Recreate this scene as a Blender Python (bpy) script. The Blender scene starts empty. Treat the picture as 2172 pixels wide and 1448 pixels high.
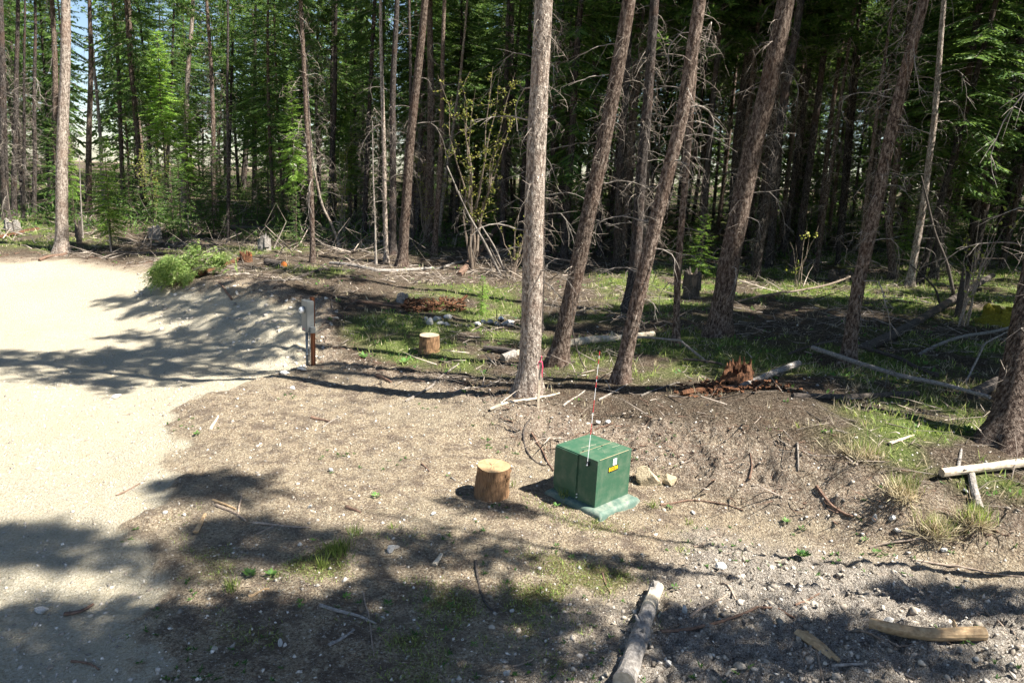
import bpy, math, random
import numpy as np
from mathutils import Vector, Matrix, Quaternion

S = bpy.context.scene
COL = S.collection
rad = math.radians
random.seed(7)
RN = np.random.RandomState(11)

# ------------------------------------------------------------------ camera, sky, sun, exposure
FPX, PITCH, ROLL, EYE = 1550.0, rad(13.0), rad(2.6), 5.2
FW = np.array([0, math.cos(PITCH), -math.sin(PITCH)])
_u = np.array([0, math.sin(PITCH), math.cos(PITCH)]); _r = np.array([1.0, 0, 0])
CR = _r * math.cos(ROLL) + _u * math.sin(ROLL)
CU = -_r * math.sin(ROLL) + _u * math.cos(ROLL)
CP = np.array([0, 0, EYE])
cd = bpy.data.cameras.new('camera'); cam = bpy.data.objects.new('camera', cd); COL.objects.link(cam)
cd.sensor_width = 36.0; cd.lens = 36.0 * FPX / 2172.0; cd.clip_start = 0.1; cd.clip_end = 900
cam.matrix_world = Matrix(((CR[0], CU[0], -FW[0], 0), (CR[1], CU[1], -FW[1], 0), (CR[2], CU[2], -FW[2], EYE), (0, 0, 0, 1)))
S.camera = cam

SUN_EL, SUN_AZ = rad(55), rad(-17)          # direction to the sun: azimuth measured from +X towards +Y
SD = np.array([math.cos(SUN_EL) * math.cos(SUN_AZ), math.cos(SUN_EL) * math.sin(SUN_AZ), math.sin(SUN_EL)])
W = bpy.data.worlds.new('World'); S.world = W; W.use_nodes = True
wn = W.node_tree.nodes; wl = W.node_tree.links
sky = wn.new('ShaderNodeTexSky'); sky.sky_type = 'NISHITA'; sky.sun_disc = False
sky.sun_elevation = SUN_EL; sky.sun_rotation = math.pi / 2 - SUN_AZ
sky.altitude = 900; sky.air_density = 1.0; sky.dust_density = 0.6
wl.new(sky.outputs[0], wn['Background'].inputs[0]); wn['Background'].inputs[1].default_value = 0.05
sl = bpy.data.lights.new('sun', 'SUN'); sl.energy = 5.0; sl.angle = rad(0.55); sl.color = (1.0, 0.95, 0.86)
so = bpy.data.objects.new('sun', sl); COL.objects.link(so)
so.rotation_mode = 'QUATERNION'; so.rotation_quaternion = Vector(SD).to_track_quat('Z', 'Y')
S.view_settings.view_transform = 'Standard'; S.view_settings.look = 'None'
S.view_settings.gamma = 1.0; S.view_settings.use_curve_mapping = False
S.view_settings.exposure = 1.78
S.render.engine = 'CYCLES'
S.cycles.max_bounces = 5; S.cycles.diffuse_bounces = 3; S.cycles.glossy_bounces = 1
S.cycles.transmission_bounces = 3; S.cycles.transparent_max_bounces = 4
S.cycles.caustics_reflective = False; S.cycles.caustics_refractive = False

def ray(px, py):
    return FW + CR * (px - 1086) / FPX - CU * (py - 724) / FPX
def flat(px, py, h):
    d = ray(px, py); t = (h - EYE) / d[2]
    return CP + d * t
def atY(px, py, Y):
    d = ray(px, py); return CP + d * (Y / d[1])

# ------------------------------------------------------------------ terrain height: control points (photo pixel, height) spread on the ground
CTL = [(0,600,.12),(0,640,0),(150,650,0),(290,680,0),(450,735,0),(560,768,0),(615,782,.05),(-400,620,0),(-400,800,0),
 (0,548,.6),(150,545,.7),(310,570,.85),(420,592,1.05),(520,605,1.15),(620,620,1.1),(700,645,.95),(705,700,.65),(690,765,.35),(430,672,.38),(550,700,.45),(620,735,.3),(-400,545,.6),
 (400,828,.22),(500,800,.32),(600,785,.38),(660,785,.4),(600,774,.0),(500,788,0),(500,850,.34),(700,850,.35),(900,880,.4),(450,900,.3),(600,950,.35),(800,1000,.36),
 (375,945,.1),(300,900,0),(200,1000,0),(0,800,0),(0,1000,0),(0,1200,0),(0,1400,0),(200,1200,.02),(350,1200,.1),(400,1040,.24),(500,1100,.3),(500,1300,.2),(700,1200,.3),(700,1400,.2),
 (1000,1200,.32),(1000,1430,.22),(1300,1160,.32),(1040,1060,.36),(1262,1080,.36),(1150,1010,.36),(1400,1300,.3),(1800,1300,.4),(2150,1300,.6),(1500,1430,.25),(2150,1440,.5),(2500,1300,.8),(2500,1100,1.4),
 (1100,935,.42),(1250,930,.42),(1400,1010,.44),(1600,1070,.46),(1800,1125,.52),(2000,1180,.62),(2150,1190,.75),
 (1060,862,.68),(1180,882,.78),(1350,885,.88),(1500,905,1.08),(1650,945,1.2),(1800,990,1.22),(1950,1045,1.18),(2170,1090,1.2),
 (1300,810,.9),(1180,765,.85),(1550,800,1.22),(1800,780,1.15),(2100,930,1.35),(1530,710,1.1),(1350,680,.95),(1440,620,1.0),(1900,600,1.4),(1700,560,1.35),(2100,560,1.75),(1500,500,1.4),(2000,470,2.0),(1700,450,1.8),
 (800,800,.42),(900,745,.52),(780,700,.62),(900,660,.75),(1050,690,.72),(960,800,.55),(860,560,1.0),(1000,600,.9),(600,520,1.05),(400,500,1.1),(130,535,.8),(20,480,1.2),(240,470,1.3),(420,455,1.5),(700,480,1.3),(1000,500,1.4),(-400,480,1.2)]
cp = []
for (a, b, h) in CTL:
    p = flat(a, b, h); cp.append((p[0], p[1], h))
cp += [(-90,95,2.2),(-50,95,2.2),(0,95,2.6),(50,95,3.4),(95,95,4.0),(-60,60,1.6),(60,60,2.9),(40,30,2.0),(20,14,1.6),(16,6,1.2),(10,0,.7),(0,2,.3),(-6,3,.05),(-14,6,0),(-30,12,0),(-40,28,.2),(0,-15,.3),(40,-15,1.2),(-40,-15,0),(0,170,3.6),(-170,170,3),(170,170,5),(-170,0,0),(170,0,3)]
cp = np.array(cp)
def _phi(r): return np.sqrt(r * r + 0.12)
_A = _phi(np.linalg.norm(cp[:, None, :2] - cp[None, :, :2], axis=2))
_n = len(cp)
_M = np.zeros((_n + 1, _n + 1)); _M[:_n, :_n] = _A - np.eye(_n) * 0.15; _M[:_n, _n] = 1; _M[_n, :_n] = 1
_wt = np.linalg.solve(_M, np.append(cp[:, 2], 0))
def base_h(x, y):
    x = np.atleast_1d(x).astype(float); y = np.atleast_1d(y).astype(float)
    out = np.empty(len(x))
    for i in range(0, len(x), 40000):
        d = np.sqrt((x[i:i+40000, None] - cp[None, :, 0]) ** 2 + (y[i:i+40000, None] - cp[None, :, 1]) ** 2)
        out[i:i+40000] = _phi(d) @ _wt[:_n] + _wt[_n]
    return out
_T = RN.rand(256, 256)
def vn(x, y, s, o=0):
    x = x / s + o * 17.3; y = y / s + o * 9.1
    xi = np.floor(x).astype(int); yi = np.floor(y).astype(int); fx = x - xi; fy = y - yi
    fx = fx * fx * (3 - 2 * fx); fy = fy * fy * (3 - 2 * fy)
    a = _T[xi & 255, yi & 255]; b = _T[(xi + 1) & 255, yi & 255]; c = _T[xi & 255, (yi + 1) & 255]; d = _T[(xi + 1) & 255, (yi + 1) & 255]
    return (a * (1 - fx) + b * fx) * (1 - fy) + (c * (1 - fx) + d * fx) * fy
def fbm(x, y, s, n=4, o=0, g=.5):
    t = 0; a = 1; m = 0
    for i in range(n):
        t = t + a * vn(x + i * 3.7, y - i * 2.1, s / 2 ** i, o + i); m += a; a *= g
    return t / m
# soft zones, outlined on the ground
def poly_flat(P, h=.4):
    out = []
    for (a, b) in P:
        hh = h
        for _ in range(7): p = flat(a, b, hh); hh = .5 * hh + .5 * float(base_h(p[0], p[1])[0])
        out.append(p[:2])
    return np.array(out)
def sdf(poly, x, y):
    n = len(poly); d = np.full(len(x), 1e9); ins = np.zeros(len(x), bool)
    for i in range(n):
        a = poly[i]; b = poly[(i + 1) % n]; e = b - a
        wx = x - a[0]; wy = y - a[1]
        t = np.clip((wx * e[0] + wy * e[1]) / (e @ e), 0, 1)
        d = np.minimum(d, np.hypot(wx - e[0] * t, wy - e[1] * t))
        c = ((a[1] > y) != (b[1] > y)) & (x < (b[0] - a[0]) * (y - a[1]) / (b[1] - a[1] + 1e-12) + a[0])
        ins ^= c
    return np.where(ins, d, -d)
PADP = poly_flat([(-600,553),(150,553),(310,578),(420,612),(560,628),(690,655),(690,700),(650,782),(560,806),(420,835),(385,900),(355,980),(325,1060),(300,1130),(370,1200),(330,1300),(300,1448),(200,1900),(-900,1900)], .3)
FOR_PX = [(-600,546),(150,545),(320,563),(430,590),(600,608),(700,645),(695,765),(800,790),(950,815),(1060,862),(1200,882),(1380,888),(1560,925),(1700,965),(1850,1012),(1960,1055),(2172,1105),(2700,1180)]
FORP = np.vstack([poly_flat(FOR_PX, .8), [[40, 3], [170, 3], [170, 175], [-170, 175], [-170, 34]]])
RUBP = poly_flat([(1250,1230),(1500,1150),(1700,1130),(2000,1190),(2400,1200),(2600,1600),(900,1600),(1000,1400),(1150,1290)], .35)
BK2P = poly_flat([(290,580),(420,600),(560,615),(700,645),(700,700),(650,775),(560,762),(430,725),(290,668)], .6)
BNKP = poly_flat([(1060,865),(1400,890),(1700,990),(1950,1060),(2172,1110),(2300,1180),(2000,1185),(1600,1080),(1400,1010),(1090,935)], .7)
GRS1 = poly_flat([(1250,600),(1400,560),(1560,560),(1750,535),(2172,555),(2300,640),(2100,690),(1950,660),(1700,640),(1560,660),(1300,660)], 1.3)
GRS2 = poly_flat([(1700,770),(1900,790),(2100,880),(2300,940),(2300,1120),(2050,1060),(1850,1000),(1750,900),(1850,850)], 1.25)
GRS3 = poly_flat([(-200,480),(90,470),(230,470),(230,520),(60,540),(-200,545)], .9)
GRS4 = poly_flat([(680,700),(760,660),(900,610),(1100,600),(1100,800),(900,790),(700,740)], .7)
def sm(v, a, b):
    t = np.clip((v - a) / (b - a), 0, 1); return t * t * (3 - 2 * t)
def zones(x, y):
    w1 = (fbm(x, y, 1.6, 4, 1) - .5); w2 = fbm(x, y, .5, 3, 2) - .5
    pad = sm(sdf(PADP, x, y) + w1 * 1.3 + w2 * .8, -.10, .14)
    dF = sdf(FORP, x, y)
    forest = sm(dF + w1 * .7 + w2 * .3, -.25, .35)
    rub = sm(sdf(RUBP, x, y) + w1 * 2, -.4, .8) * (1 - forest)
    bank = sm(sdf(BNKP, x, y) + w1 * .8, -.2, .3)
    bank = np.maximum(bank, .85 * np.exp(-((dF + w1 * .5) / .45) ** 2))
    g = np.maximum.reduce([sm(sdf(P, x, y) + w1 * 2.0, -.6, 1.0) for P in (GRS1, GRS2, GRS3)])
    g = np.maximum(g, .8 * sm(sdf(GRS4, x, y) + w1 * 2, -.5, .6))
    g = np.maximum(g, .75 * sm(fbm(x, y, 5, 4, 5), .52, .66) * sm(dF, 1, 4))
    g = g * sm(dF, -.1, .6) * sm(fbm(x, y, 1.1, 4, 7), .30, .58)
    return pad, forest, rub, bank, g
def full_h(x, y, z=None):
    x = np.atleast_1d(x).astype(float); y = np.atleast_1d(y).astype(float)
    h = base_h(x, y); pad, fo, rub, bank, g = zones(x, y) if z is None else z
    dirt = np.clip(1 - pad - fo, 0, 1)
    b2 = sm(sdf(BK2P, x, y), -.3, .5); h = h - pad * .05 + b2 * ((fbm(x + y * .6, y - x * .3, .8, 4, 33) - .5) * .34 + (fbm(x, y, .22, 3, 34) - .5) * .12)
    h = h + pad * ((fbm(x, y, 1.2, 4, 3) - .5) * .16 + (fbm(x, y, .22, 3, 4) - .5) * .045)
    h = h + dirt * ((fbm(x, y, 1.0, 5, 3) - .5) * .13 + (fbm(x, y, .22, 3, 6) - .5) * .06 + (fbm(x, y, .09, 2, 61) - .5) * .035)
    h = h + fo * ((fbm(x, y, 1.8, 5, 8) - .5) * .32 + (fbm(x, y, .3, 3, 9) - .5) * .08)
    cl = np.abs(fbm(x, y, .2, 3, 12, .6) - .5) * 2
    h = h + (rub * .16 + bank * .11) * (1 - cl) ** 2 * .9 + bank * (fbm(x, y, .45, 3, 14) - .5) * .26
    return h
def H(x, y): return float(full_h(x, y)[0])
def g(px, py, up=0.0):
    """the point of the ground seen at a pixel of the photograph"""
    d = ray(px, py); t = np.linspace(5, 140, 500); X = d[0] * t; Y = d[1] * t; Z = EYE + d[2] * t
    hh = base_h(X, Y); k = np.argmax(Z < hh)
    if Z[k] >= hh[k]: k = len(t) - 1
    t0, t1 = t[max(k - 1, 0)], t[k]
    tt = np.linspace(t0, t1, 24); hh = full_h(d[0] * tt, d[1] * tt); zz = EYE + d[2] * tt
    j = int(np.argmax(zz < hh)); j = j if zz[j] < hh[j] else 23
    return np.array([d[0] * tt[j], d[1] * tt[j], hh[j] + up])

# ------------------------------------------------------------------ node material helpers
def newmat(name):
    m = bpy.data.materials.new(name); m.use_nodes = True
    nt = m.node_tree; b = nt.nodes['Principled BSDF']; b.inputs['Specular IOR Level'].default_value = .2
    return m, nt, b
def N(nt, t, **k):
    n = nt.nodes.new(t)
    for a, v in k.items():
        if a.startswith('i_'):
            key = a[2:]; key = int(key) if key.isdigit() else key.replace('_', ' ')
            n.inputs[key].default_value = v
        else: setattr(n, a, v)
    return n
def L(nt, a, b): nt.links.new(a, b)
def ramp(nt, fac, stops):
    r = nt.nodes.new('ShaderNodeValToRGB'); e = r.color_ramp.elements
    while len(e) < len(stops): e.new(.5)
    for i, (p, c) in enumerate(stops): e[i].position = p; e[i].color = (*c, 1)
    L(nt, fac, r.inputs[0]); return r.outputs[0]
def mixc(nt, fac, a, b, mode='MIX'):
    n = nt.nodes.new('ShaderNodeMix'); n.data_type = 'RGBA'; n.blend_type = mode
    for s, v in ((n.inputs[0], fac), (n.inputs[6], a), (n.inputs[7], b)):
        if isinstance(v, (int, float)): s.default_value = v
        elif isinstance(v, tuple): s.default_value = (*v, 1)
        else: L(nt, v, s)
    return n.outputs[2]
def noise(nt, vec, sc, det=4, rough=.6, stretch=None):
    if stretch:
        mp = N(nt, 'ShaderNodeMapping'); mp.inputs['Scale'].default_value = stretch; L(nt, vec, mp.inputs[0]); vec = mp.outputs[0]
    n = N(nt, 'ShaderNodeTexNoise'); n.inputs['Scale'].default_value = sc; n.inputs['Detail'].default_value = det; n.inputs['Roughness'].default_value = rough
    L(nt, vec, n.inputs['Vector']); return n.outputs[0]
def bump(nt, b, h, strength, dist):
    n = N(nt, 'ShaderNodeBump'); n.inputs['Strength'].default_value = strength; n.inputs['Distance'].default_value = dist
    L(nt, h, n.inputs['Height']); L(nt, n.outputs[0], b.inputs['Normal'])
def simple(name, c1, c2, sc=8, rough=.9, stretch=None, bs=.4, bd=.01, spec=.2, island=0.0, metal=0, objrand=0.0):
    m, nt, b = newmat(name); tc = N(nt, 'ShaderNodeTexCoord')
    n = noise(nt, tc.outputs['Object'], sc, 5, .65, stretch)
    c = ramp(nt, n, [(.3, c1), (.7, c2)])
    if island or objrand:
        if island: rv = N(nt, 'ShaderNodeNewGeometry').outputs['Random Per Island']; k = island
        else: rv = N(nt, 'ShaderNodeObjectInfo').outputs['Random']; k = objrand
        v = N(nt, 'ShaderNodeMapRange'); L(nt, rv, v.inputs[0]); v.inputs[3].default_value = 1 - k; v.inputs[4].default_value = 1 + k
        hs = N(nt, 'ShaderNodeHueSaturation'); L(nt, v.outputs[0], hs.inputs['Value']); L(nt, c, hs.inputs['Color']); c = hs.outputs[0]
    L(nt, c, b.inputs['Base Color']); b.inputs['Roughness'].default_value = rough; b.inputs['Specular IOR Level'].default_value = spec; b.inputs['Metallic'].default_value = metal
    if bs: bump(nt, b, n, bs, bd)
    return m

def ground_mat():
    m, nt, b = newmat('ground'); gm = N(nt, 'ShaderNodeNewGeometry'); P = gm.outputs['Position']
    z1 = N(nt, 'ShaderNodeAttribute', attribute_name='zone_a'); z2 = N(nt, 'ShaderNodeAttribute', attribute_name='zone_b')
    s1 = N(nt, 'ShaderNodeSeparateColor'); L(nt, z1.outputs['Color'], s1.inputs[0])
    s2 = N(nt, 'ShaderNodeSeparateColor'); L(nt, z2.outputs['Color'], s2.inputs[0])
    pad, fo, gr = s1.outputs; rub, bank, moss = s2.outputs
    nf = noise(nt, P, 26, 6, .72); nm = noise(nt, P, 3.1, 6, .68); nb = noise(nt, P, .7, 4, .6); ng = noise(nt, P, 85, 3, .7)
    padc = ramp(nt, nf, [(.3, (.30, .25, .17)), (.42, (.44, .39, .29)), (.58, (.57, .52, .41)), (.72, (.74, .70, .61))])
    padc = mixc(nt, ramp(nt, nm, [(.5, (0, 0, 0)), (.75, (.45, .45, .45))]), padc, (.52, .43, .26))
    dirt = ramp(nt, nf, [(.3, (.06, .043, .03)), (.43, (.25, .19, .13)), (.56, (.44, .36, .25)), (.72, (.68, .61, .49))])
    dirt = mixc(nt, ramp(nt, nm, [(.47, (0, 0, 0)), (.60, (.85, .85, .85))]), dirt, (.15, .115, .09))
    dirt = mixc(nt, ramp(nt, nb, [(.45, (0, 0, 0)), (.7, (.5, .5, .5))]), dirt, (.40, .345, .25))
    rubc = ramp(nt, ng, [(.34, (.09, .075, .062)), (.48, (.30, .265, .225)), (.64, (.64, .60, .55))])
    dirt = mixc(nt, N_mul(nt, rub, .8), dirt, rubc)
    dirt = mixc(nt, N_mul(nt, moss, .9), dirt, ramp(nt, nf, [(.3, (.05, .05, .015)), (.7, (.17, .17, .04))]))
    bk = ramp(nt, nf, [(.33, (.085, .055, .042)), (.5, (.28, .215, .165)), (.68, (.52, .46, .37))])
    dirt = mixc(nt, N_mul(nt, bank, .75), dirt, bk); 
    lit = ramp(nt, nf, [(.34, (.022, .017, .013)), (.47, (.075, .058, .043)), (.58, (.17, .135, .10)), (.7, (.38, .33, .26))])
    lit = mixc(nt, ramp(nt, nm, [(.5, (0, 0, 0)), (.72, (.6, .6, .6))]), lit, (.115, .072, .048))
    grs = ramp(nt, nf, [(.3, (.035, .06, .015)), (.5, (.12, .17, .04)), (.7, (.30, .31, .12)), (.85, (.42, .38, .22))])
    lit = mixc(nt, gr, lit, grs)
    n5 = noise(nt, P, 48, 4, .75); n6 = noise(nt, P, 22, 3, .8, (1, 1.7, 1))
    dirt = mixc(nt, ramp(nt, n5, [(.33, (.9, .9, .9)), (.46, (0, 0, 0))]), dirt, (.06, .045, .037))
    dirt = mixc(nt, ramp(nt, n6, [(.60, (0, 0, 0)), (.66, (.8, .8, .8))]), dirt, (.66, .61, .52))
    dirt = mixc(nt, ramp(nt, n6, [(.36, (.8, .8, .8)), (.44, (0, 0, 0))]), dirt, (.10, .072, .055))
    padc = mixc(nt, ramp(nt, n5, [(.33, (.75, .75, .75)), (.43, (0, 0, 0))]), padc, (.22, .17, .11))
    padc = mixc(nt, ramp(nt, nb, [(.46, (0, 0, 0)), (.66, (.5, .5, .5))]), padc, (.50, .43, .31))
    lip = N(nt, 'ShaderNodeMath', operation='MULTIPLY'); L(nt, bank, lip.inputs[0]); L(nt, pad, lip.inputs[1])
    padc = mixc(nt, lip.outputs[0], padc, bk)
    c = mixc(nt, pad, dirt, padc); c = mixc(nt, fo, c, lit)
    L(nt, c, b.inputs['Base Color']); b.inputs['Roughness'].default_value = .97; b.inputs['Specular IOR Level'].default_value = .05
    vo = N(nt, 'ShaderNodeTexVoronoi'); vo.inputs['Scale'].default_value = 34; L(nt, P, vo.inputs['Vector'])
    a = N(nt, 'ShaderNodeMath', operation='MULTIPLY_ADD'); L(nt, vo.outputs[0], a.inputs[0]); a.inputs[1].default_value = -.5; L(nt, nf, a.inputs[2])
    a2 = N(nt, 'ShaderNodeMath', operation='ADD'); L(nt, a.outputs[0], a2.inputs[0]); L(nt, N_mul(nt, ng, .5), a2.inputs[1])
    bump(nt, b, a2.outputs[0], 1.0, .075)
    return m
def N_mul(nt, s, v):
    n = N(nt, 'ShaderNodeMath', operation='MULTIPLY'); L(nt, s, n.inputs[0]); n.inputs[1].default_value = v; return n.outputs[0]

def bark_mat(name, c0, c1, c2, obj=.25, red=(.13, .075, .052)):
    m, nt, b = newmat(name); tc = N(nt, 'ShaderNodeTexCoord'); O = tc.outputs['Object']
    n1 = noise(nt, O, 20, 5, .7, (1, 1, .42)); n2 = noise(nt, O, 1.3, 3, .6); n3 = noise(nt, O, 62, 3, .7, (1, 1, .6))
    mp = N(nt, 'ShaderNodeMapping'); mp.inputs['Scale'].default_value = (1, 1, .42); L(nt, O, mp.inputs[0])
    vo = N(nt, 'ShaderNodeTexVoronoi', feature='DISTANCE_TO_EDGE'); vo.inputs['Scale'].default_value = 30; nd = N(nt, 'ShaderNodeTexNoise'); nd.inputs['Scale'].default_value = 16; L(nt, mp.outputs[0], nd.inputs['Vector']); vm = N(nt, 'ShaderNodeVectorMath', operation='MULTIPLY_ADD'); L(nt, nd.outputs[1], vm.inputs[0]); vm.inputs[1].default_value = (.16, .16, .16); L(nt, mp.outputs[0], vm.inputs[2]); L(nt, vm.outputs[0], vo.inputs['Vector'])
    c = ramp(nt, n1, [(.37, c0), (.48, c1), (.60, c2)])
    c = mixc(nt, ramp(nt, n3, [(.62, (0, 0, 0)), (.72, (.75, .75, .75))]), c, tuple(min(1, v * 1.7) for v in c2))
    c = mixc(nt, ramp(nt, vo.outputs[0], [(0, (.55, .55, .55)), (.16, (0, 0, 0))]), c, c0)
    c = mixc(nt, ramp(nt, n2, [(.5, (0, 0, 0)), (.72, (.5, .5, .5))]), c, red)
    rv = N(nt, 'ShaderNodeObjectInfo').outputs['Random']; v = N(nt, 'ShaderNodeMapRange'); L(nt, rv, v.inputs[0]); v.inputs[3].default_value = 1 - obj; v.inputs[4].default_value = 1 + obj
    hs = N(nt, 'ShaderNodeHueSaturation'); L(nt, v.outputs[0], hs.inputs['Value']); L(nt, c, hs.inputs['Color'])
    L(nt, hs.outputs[0], b.inputs['Base Color']); b.inputs['Roughness'].default_value = .95; b.inputs['Specular IOR Level'].default_value = .1
    ad = N(nt, 'ShaderNodeMath', operation='ADD'); L(nt, n1, ad.inputs[0]); L(nt, vo.outputs[0], ad.inputs[1])
    bump(nt, b, ad.outputs[0], 1.0, .035)
    return m
def leaf_mat(name, ca, cb, trans=.35, hue=.0):
    m, nt, b = newmat(name); out = nt.nodes['Material Output']
    gi = N(nt, 'ShaderNodeNewGeometry').outputs['Random Per Island']; oi = N(nt, 'ShaderNodeObjectInfo').outputs['Random']
    c = ramp(nt, gi, [(.1, ca), (.9, cb)])
    v = N(nt, 'ShaderNodeMapRange'); L(nt, oi, v.inputs[0]); v.inputs[3].default_value = .75; v.inputs[4].default_value = 1.3
    hs = N(nt, 'ShaderNodeHueSaturation'); L(nt, v.outputs[0], hs.inputs['Value']); L(nt, c, hs.inputs['Color'])
    L(nt, hs.outputs[0], b.inputs['Base Color']); b.inputs['Roughness'].default_value = .55; b.inputs['Specular IOR Level'].default_value = .25
    t = N(nt, 'ShaderNodeBsdfTranslucent'); mx = N(nt, 'ShaderNodeMixShader'); mx.inputs[0].default_value = trans
    h2 = N(nt, 'ShaderNodeHueSaturation'); h2.inputs['Value'].default_value = 1.5; h2.inputs['Hue'].default_value = .48; L(nt, hs.outputs[0], h2.inputs['Color']); L(nt, h2.outputs[0], t.inputs[0])
    L(nt, b.outputs[0], mx.inputs[1]); L(nt, t.outputs[0], mx.inputs[2]); L(nt, mx.outputs[0], out.inputs['Surface'])
    return m
def paint(name, col, rough=.4, dust=(.45, .40, .30), amt=.25, spec=.4):
    m, nt, b = newmat(name); tc = N(nt, 'ShaderNodeTexCoord')
    n = noise(nt, tc.outputs['Object'], 5, 6, .7); n2 = noise(nt, tc.outputs['Object'], 60, 2, .6)
    c = mixc(nt, N_mul(nt, ramp(nt, n, [(.45, (0, 0, 0)), (.75, (1, 1, 1))]), amt), col, dust)
    L(nt, c, b.inputs['Base Color']); b.inputs['Roughness'].default_value = rough; b.inputs['Specular IOR Level'].default_value = spec
    bump(nt, b, n2, .05, .002); return m

M = {
 'ground': ground_mat(),
 'bark': bark_mat('pine_bark', (.03, .02, .016), (.12, .085, .066), (.31, .245, .20)),
 'bark_pale': bark_mat('pale_bark', (.09, .07, .058), (.31, .25, .205), (.62, .54, .46), .1, (.27, .17, .12)),
 'bark_shaded': bark_mat('shaded_bark', (.018, .015, .014), (.06, .05, .045), (.15, .13, .118)),  # forest shade put into the colour: darker copy of the pine bark
 'dead': simple('dead_wood', (.08, .068, .058), (.34, .30, .26), 14, .9, (1, 1, .3), .4, .01, .15, 0, 0, .3),
 'deadt': simple('dead_twigs', (.09, .07, .058), (.36, .31, .26), 3, .9, None, 0, .01, .1, .8),
 'log_grey': simple('grey_log_wood', (.10, .088, .078), (.36, .33, .30), 22, .9, None, .8, .02),
 'log_dark': simple('dark_log_bark', (.03, .025, .022), (.12, .10, .085), 20, .95, None, .8, .02),
 'log_tan': simple('tan_bare_wood', (.22, .14, .075), (.50, .36, .21), 16, .8, None, .5, .01),
 'log_pale': simple('pale_bare_wood', (.30, .24, .17), (.62, .54, .42), 14, .8, None, .5, .01),
 'rot': simple('red_rotten_wood', (.028, .015, .010), (.19, .088, .045), 30, .95, (1, 1, .4), 1, .04),
 'stick': simple('weathered_stick', (.13, .095, .07), (.36, .29, .23), 20, .9, None, .4, .006, .15, 0, 0, .35),
 'brown': simple('brown_root', (.07, .042, .03), (.22, .14, .10), 18, .9, None, .4, .006),
 'sap': simple('stump_side_wood', (.07, .038, .022), (.34, .20, .105), 9, .85, (7, 7, .7), .9, .02),
 'rock': simple('pale_rock', (.28, .27, .26), (.55, .54, .51), 9, .85, None, .6, .02),
 'boulder': simple('tan_boulder', (.26, .20, .12), (.50, .42, .29), 9, .9, None, .8, .03),
 'stone': simple('stone', (.25, .22, .185), (.58, .54, .48), 12, .9, None, .3, .01, .1, .55),
 'clod': simple('earth_clod', (.19, .155, .12), (.48, .43, .36), 14, .97, None, .3, .01, .05, .4),
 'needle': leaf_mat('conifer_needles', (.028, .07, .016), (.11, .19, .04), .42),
 'needle_lit': leaf_mat('sunlit_spruce_needles', (.09, .20, .03), (.26, .40, .07), .45),  # brighter green, with sunlight on the young spruces put into the colour
 'willow': leaf_mat('small_spring_leaves', (.15, .20, .03), (.36, .36, .08), .4),
 'cutgreen': leaf_mat('cut_bough_needles', (.15, .26, .06), (.38, .48, .16), .4),
 'weed': leaf_mat('weed_leaves', (.04, .11, .025), (.11, .22, .05), .35),
 'grass': leaf_mat('grass_blades', (.08, .15, .025), (.30, .36, .10), .35),
 'straw': leaf_mat('dry_grass_blades', (.30, .25, .14), (.62, .55, .37), .3),
 'green': paint('green_cabinet_paint', (.036, .098, .058), .45, (.27, .27, .20), .3, .35),
 'greenpad': paint('green_base_plastic', (.085, .135, .11), .7, (.42, .40, .33), .6, .2),
 'grey': paint('grey_galvanised_paint', (.17, .18, .178), .45, (.3, .28, .24), .2, .4),
 'greypipe': paint('grey_plastic_pipe', (.15, .175, .195), .5, (.3, .28, .24), .2, .3),
 'post': simple('rusty_brown_post', (.16, .055, .025), (.30, .115, .055), 6, .85, (3, 3, .6), .3, .01),
 'black': simple('black_rubber', (.012, .012, .013), (.02, .02, .02), 5, .6, None, 0),
 'yellow': simple('yellow_print', (.80, .55, .01), (.85, .6, .02), 5, .6, None, 0),
 'white': simple('white_plastic', (.75, .75, .75), (.82, .82, .8), 5, .5, None, 0),
 'red': simple('red_band', (.42, .03, .04), (.5, .04, .05), 5, .5, None, 0),
 'pink': simple('pink_ribbon', (.55, .06, .12), (.6, .08, .16), 5, .6, None, 0),
 'moss': simple('moss', (.10, .09, .015), (.30, .26, .03), 20, 1, None, 1, .03),
}
# glass of the meter
_m, _nt, _b = newmat('meter_glass'); _b.inputs['Base Color'].default_value = (.85, .87, .88, 1); _b.inputs['Roughness'].default_value = .12; _b.inputs['Specular IOR Level'].default_value = .8; M['glass'] = _m
# sawn face: growth rings
def cut_mat(name, c1, c2):
    m, nt, b = newmat(name); tc = N(nt, 'ShaderNodeTexCoord')
    nz = noise(nt, tc.outputs['Object'], 9, 4, .6); w = N(nt, 'ShaderNodeTexWave', wave_type='RINGS', rings_direction='Z'); w.inputs['Scale'].default_value = 22; w.inputs['Distortion'].default_value = 3; w.inputs['Detail'].default_value = 3
    L(nt, tc.outputs['Object'], w.inputs['Vector'])
    c = mixc(nt, .5, ramp(nt, nz, [(.3, c1), (.7, c2)]), ramp(nt, w.outputs['Fac'], [(.2, c1), (.8, c2)]))
    n4 = noise(nt, tc.outputs['Object'], 70, 3, .7)
    c = mixc(nt, ramp(nt, n4, [(.58, (0, 0, 0)), (.75, (.6, .6, .6))]), c, (.50, .41, .28))
    L(nt, c, b.inputs['Base Color']); b.inputs['Roughness'].default_value = .8; bump(nt, b, nz, .4, .02); return m
M['cut'] = cut_mat('fresh_sawn_face', (.22, .13, .065), (.42, .30, .17))
M['cut_old'] = cut_mat('old_sawn_face', (.22, .16, .11), (.42, .35, .26))
M['cut_red'] = cut_mat('red_sawn_face', (.50, .12, .03), (.75, .25, .06))

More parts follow.
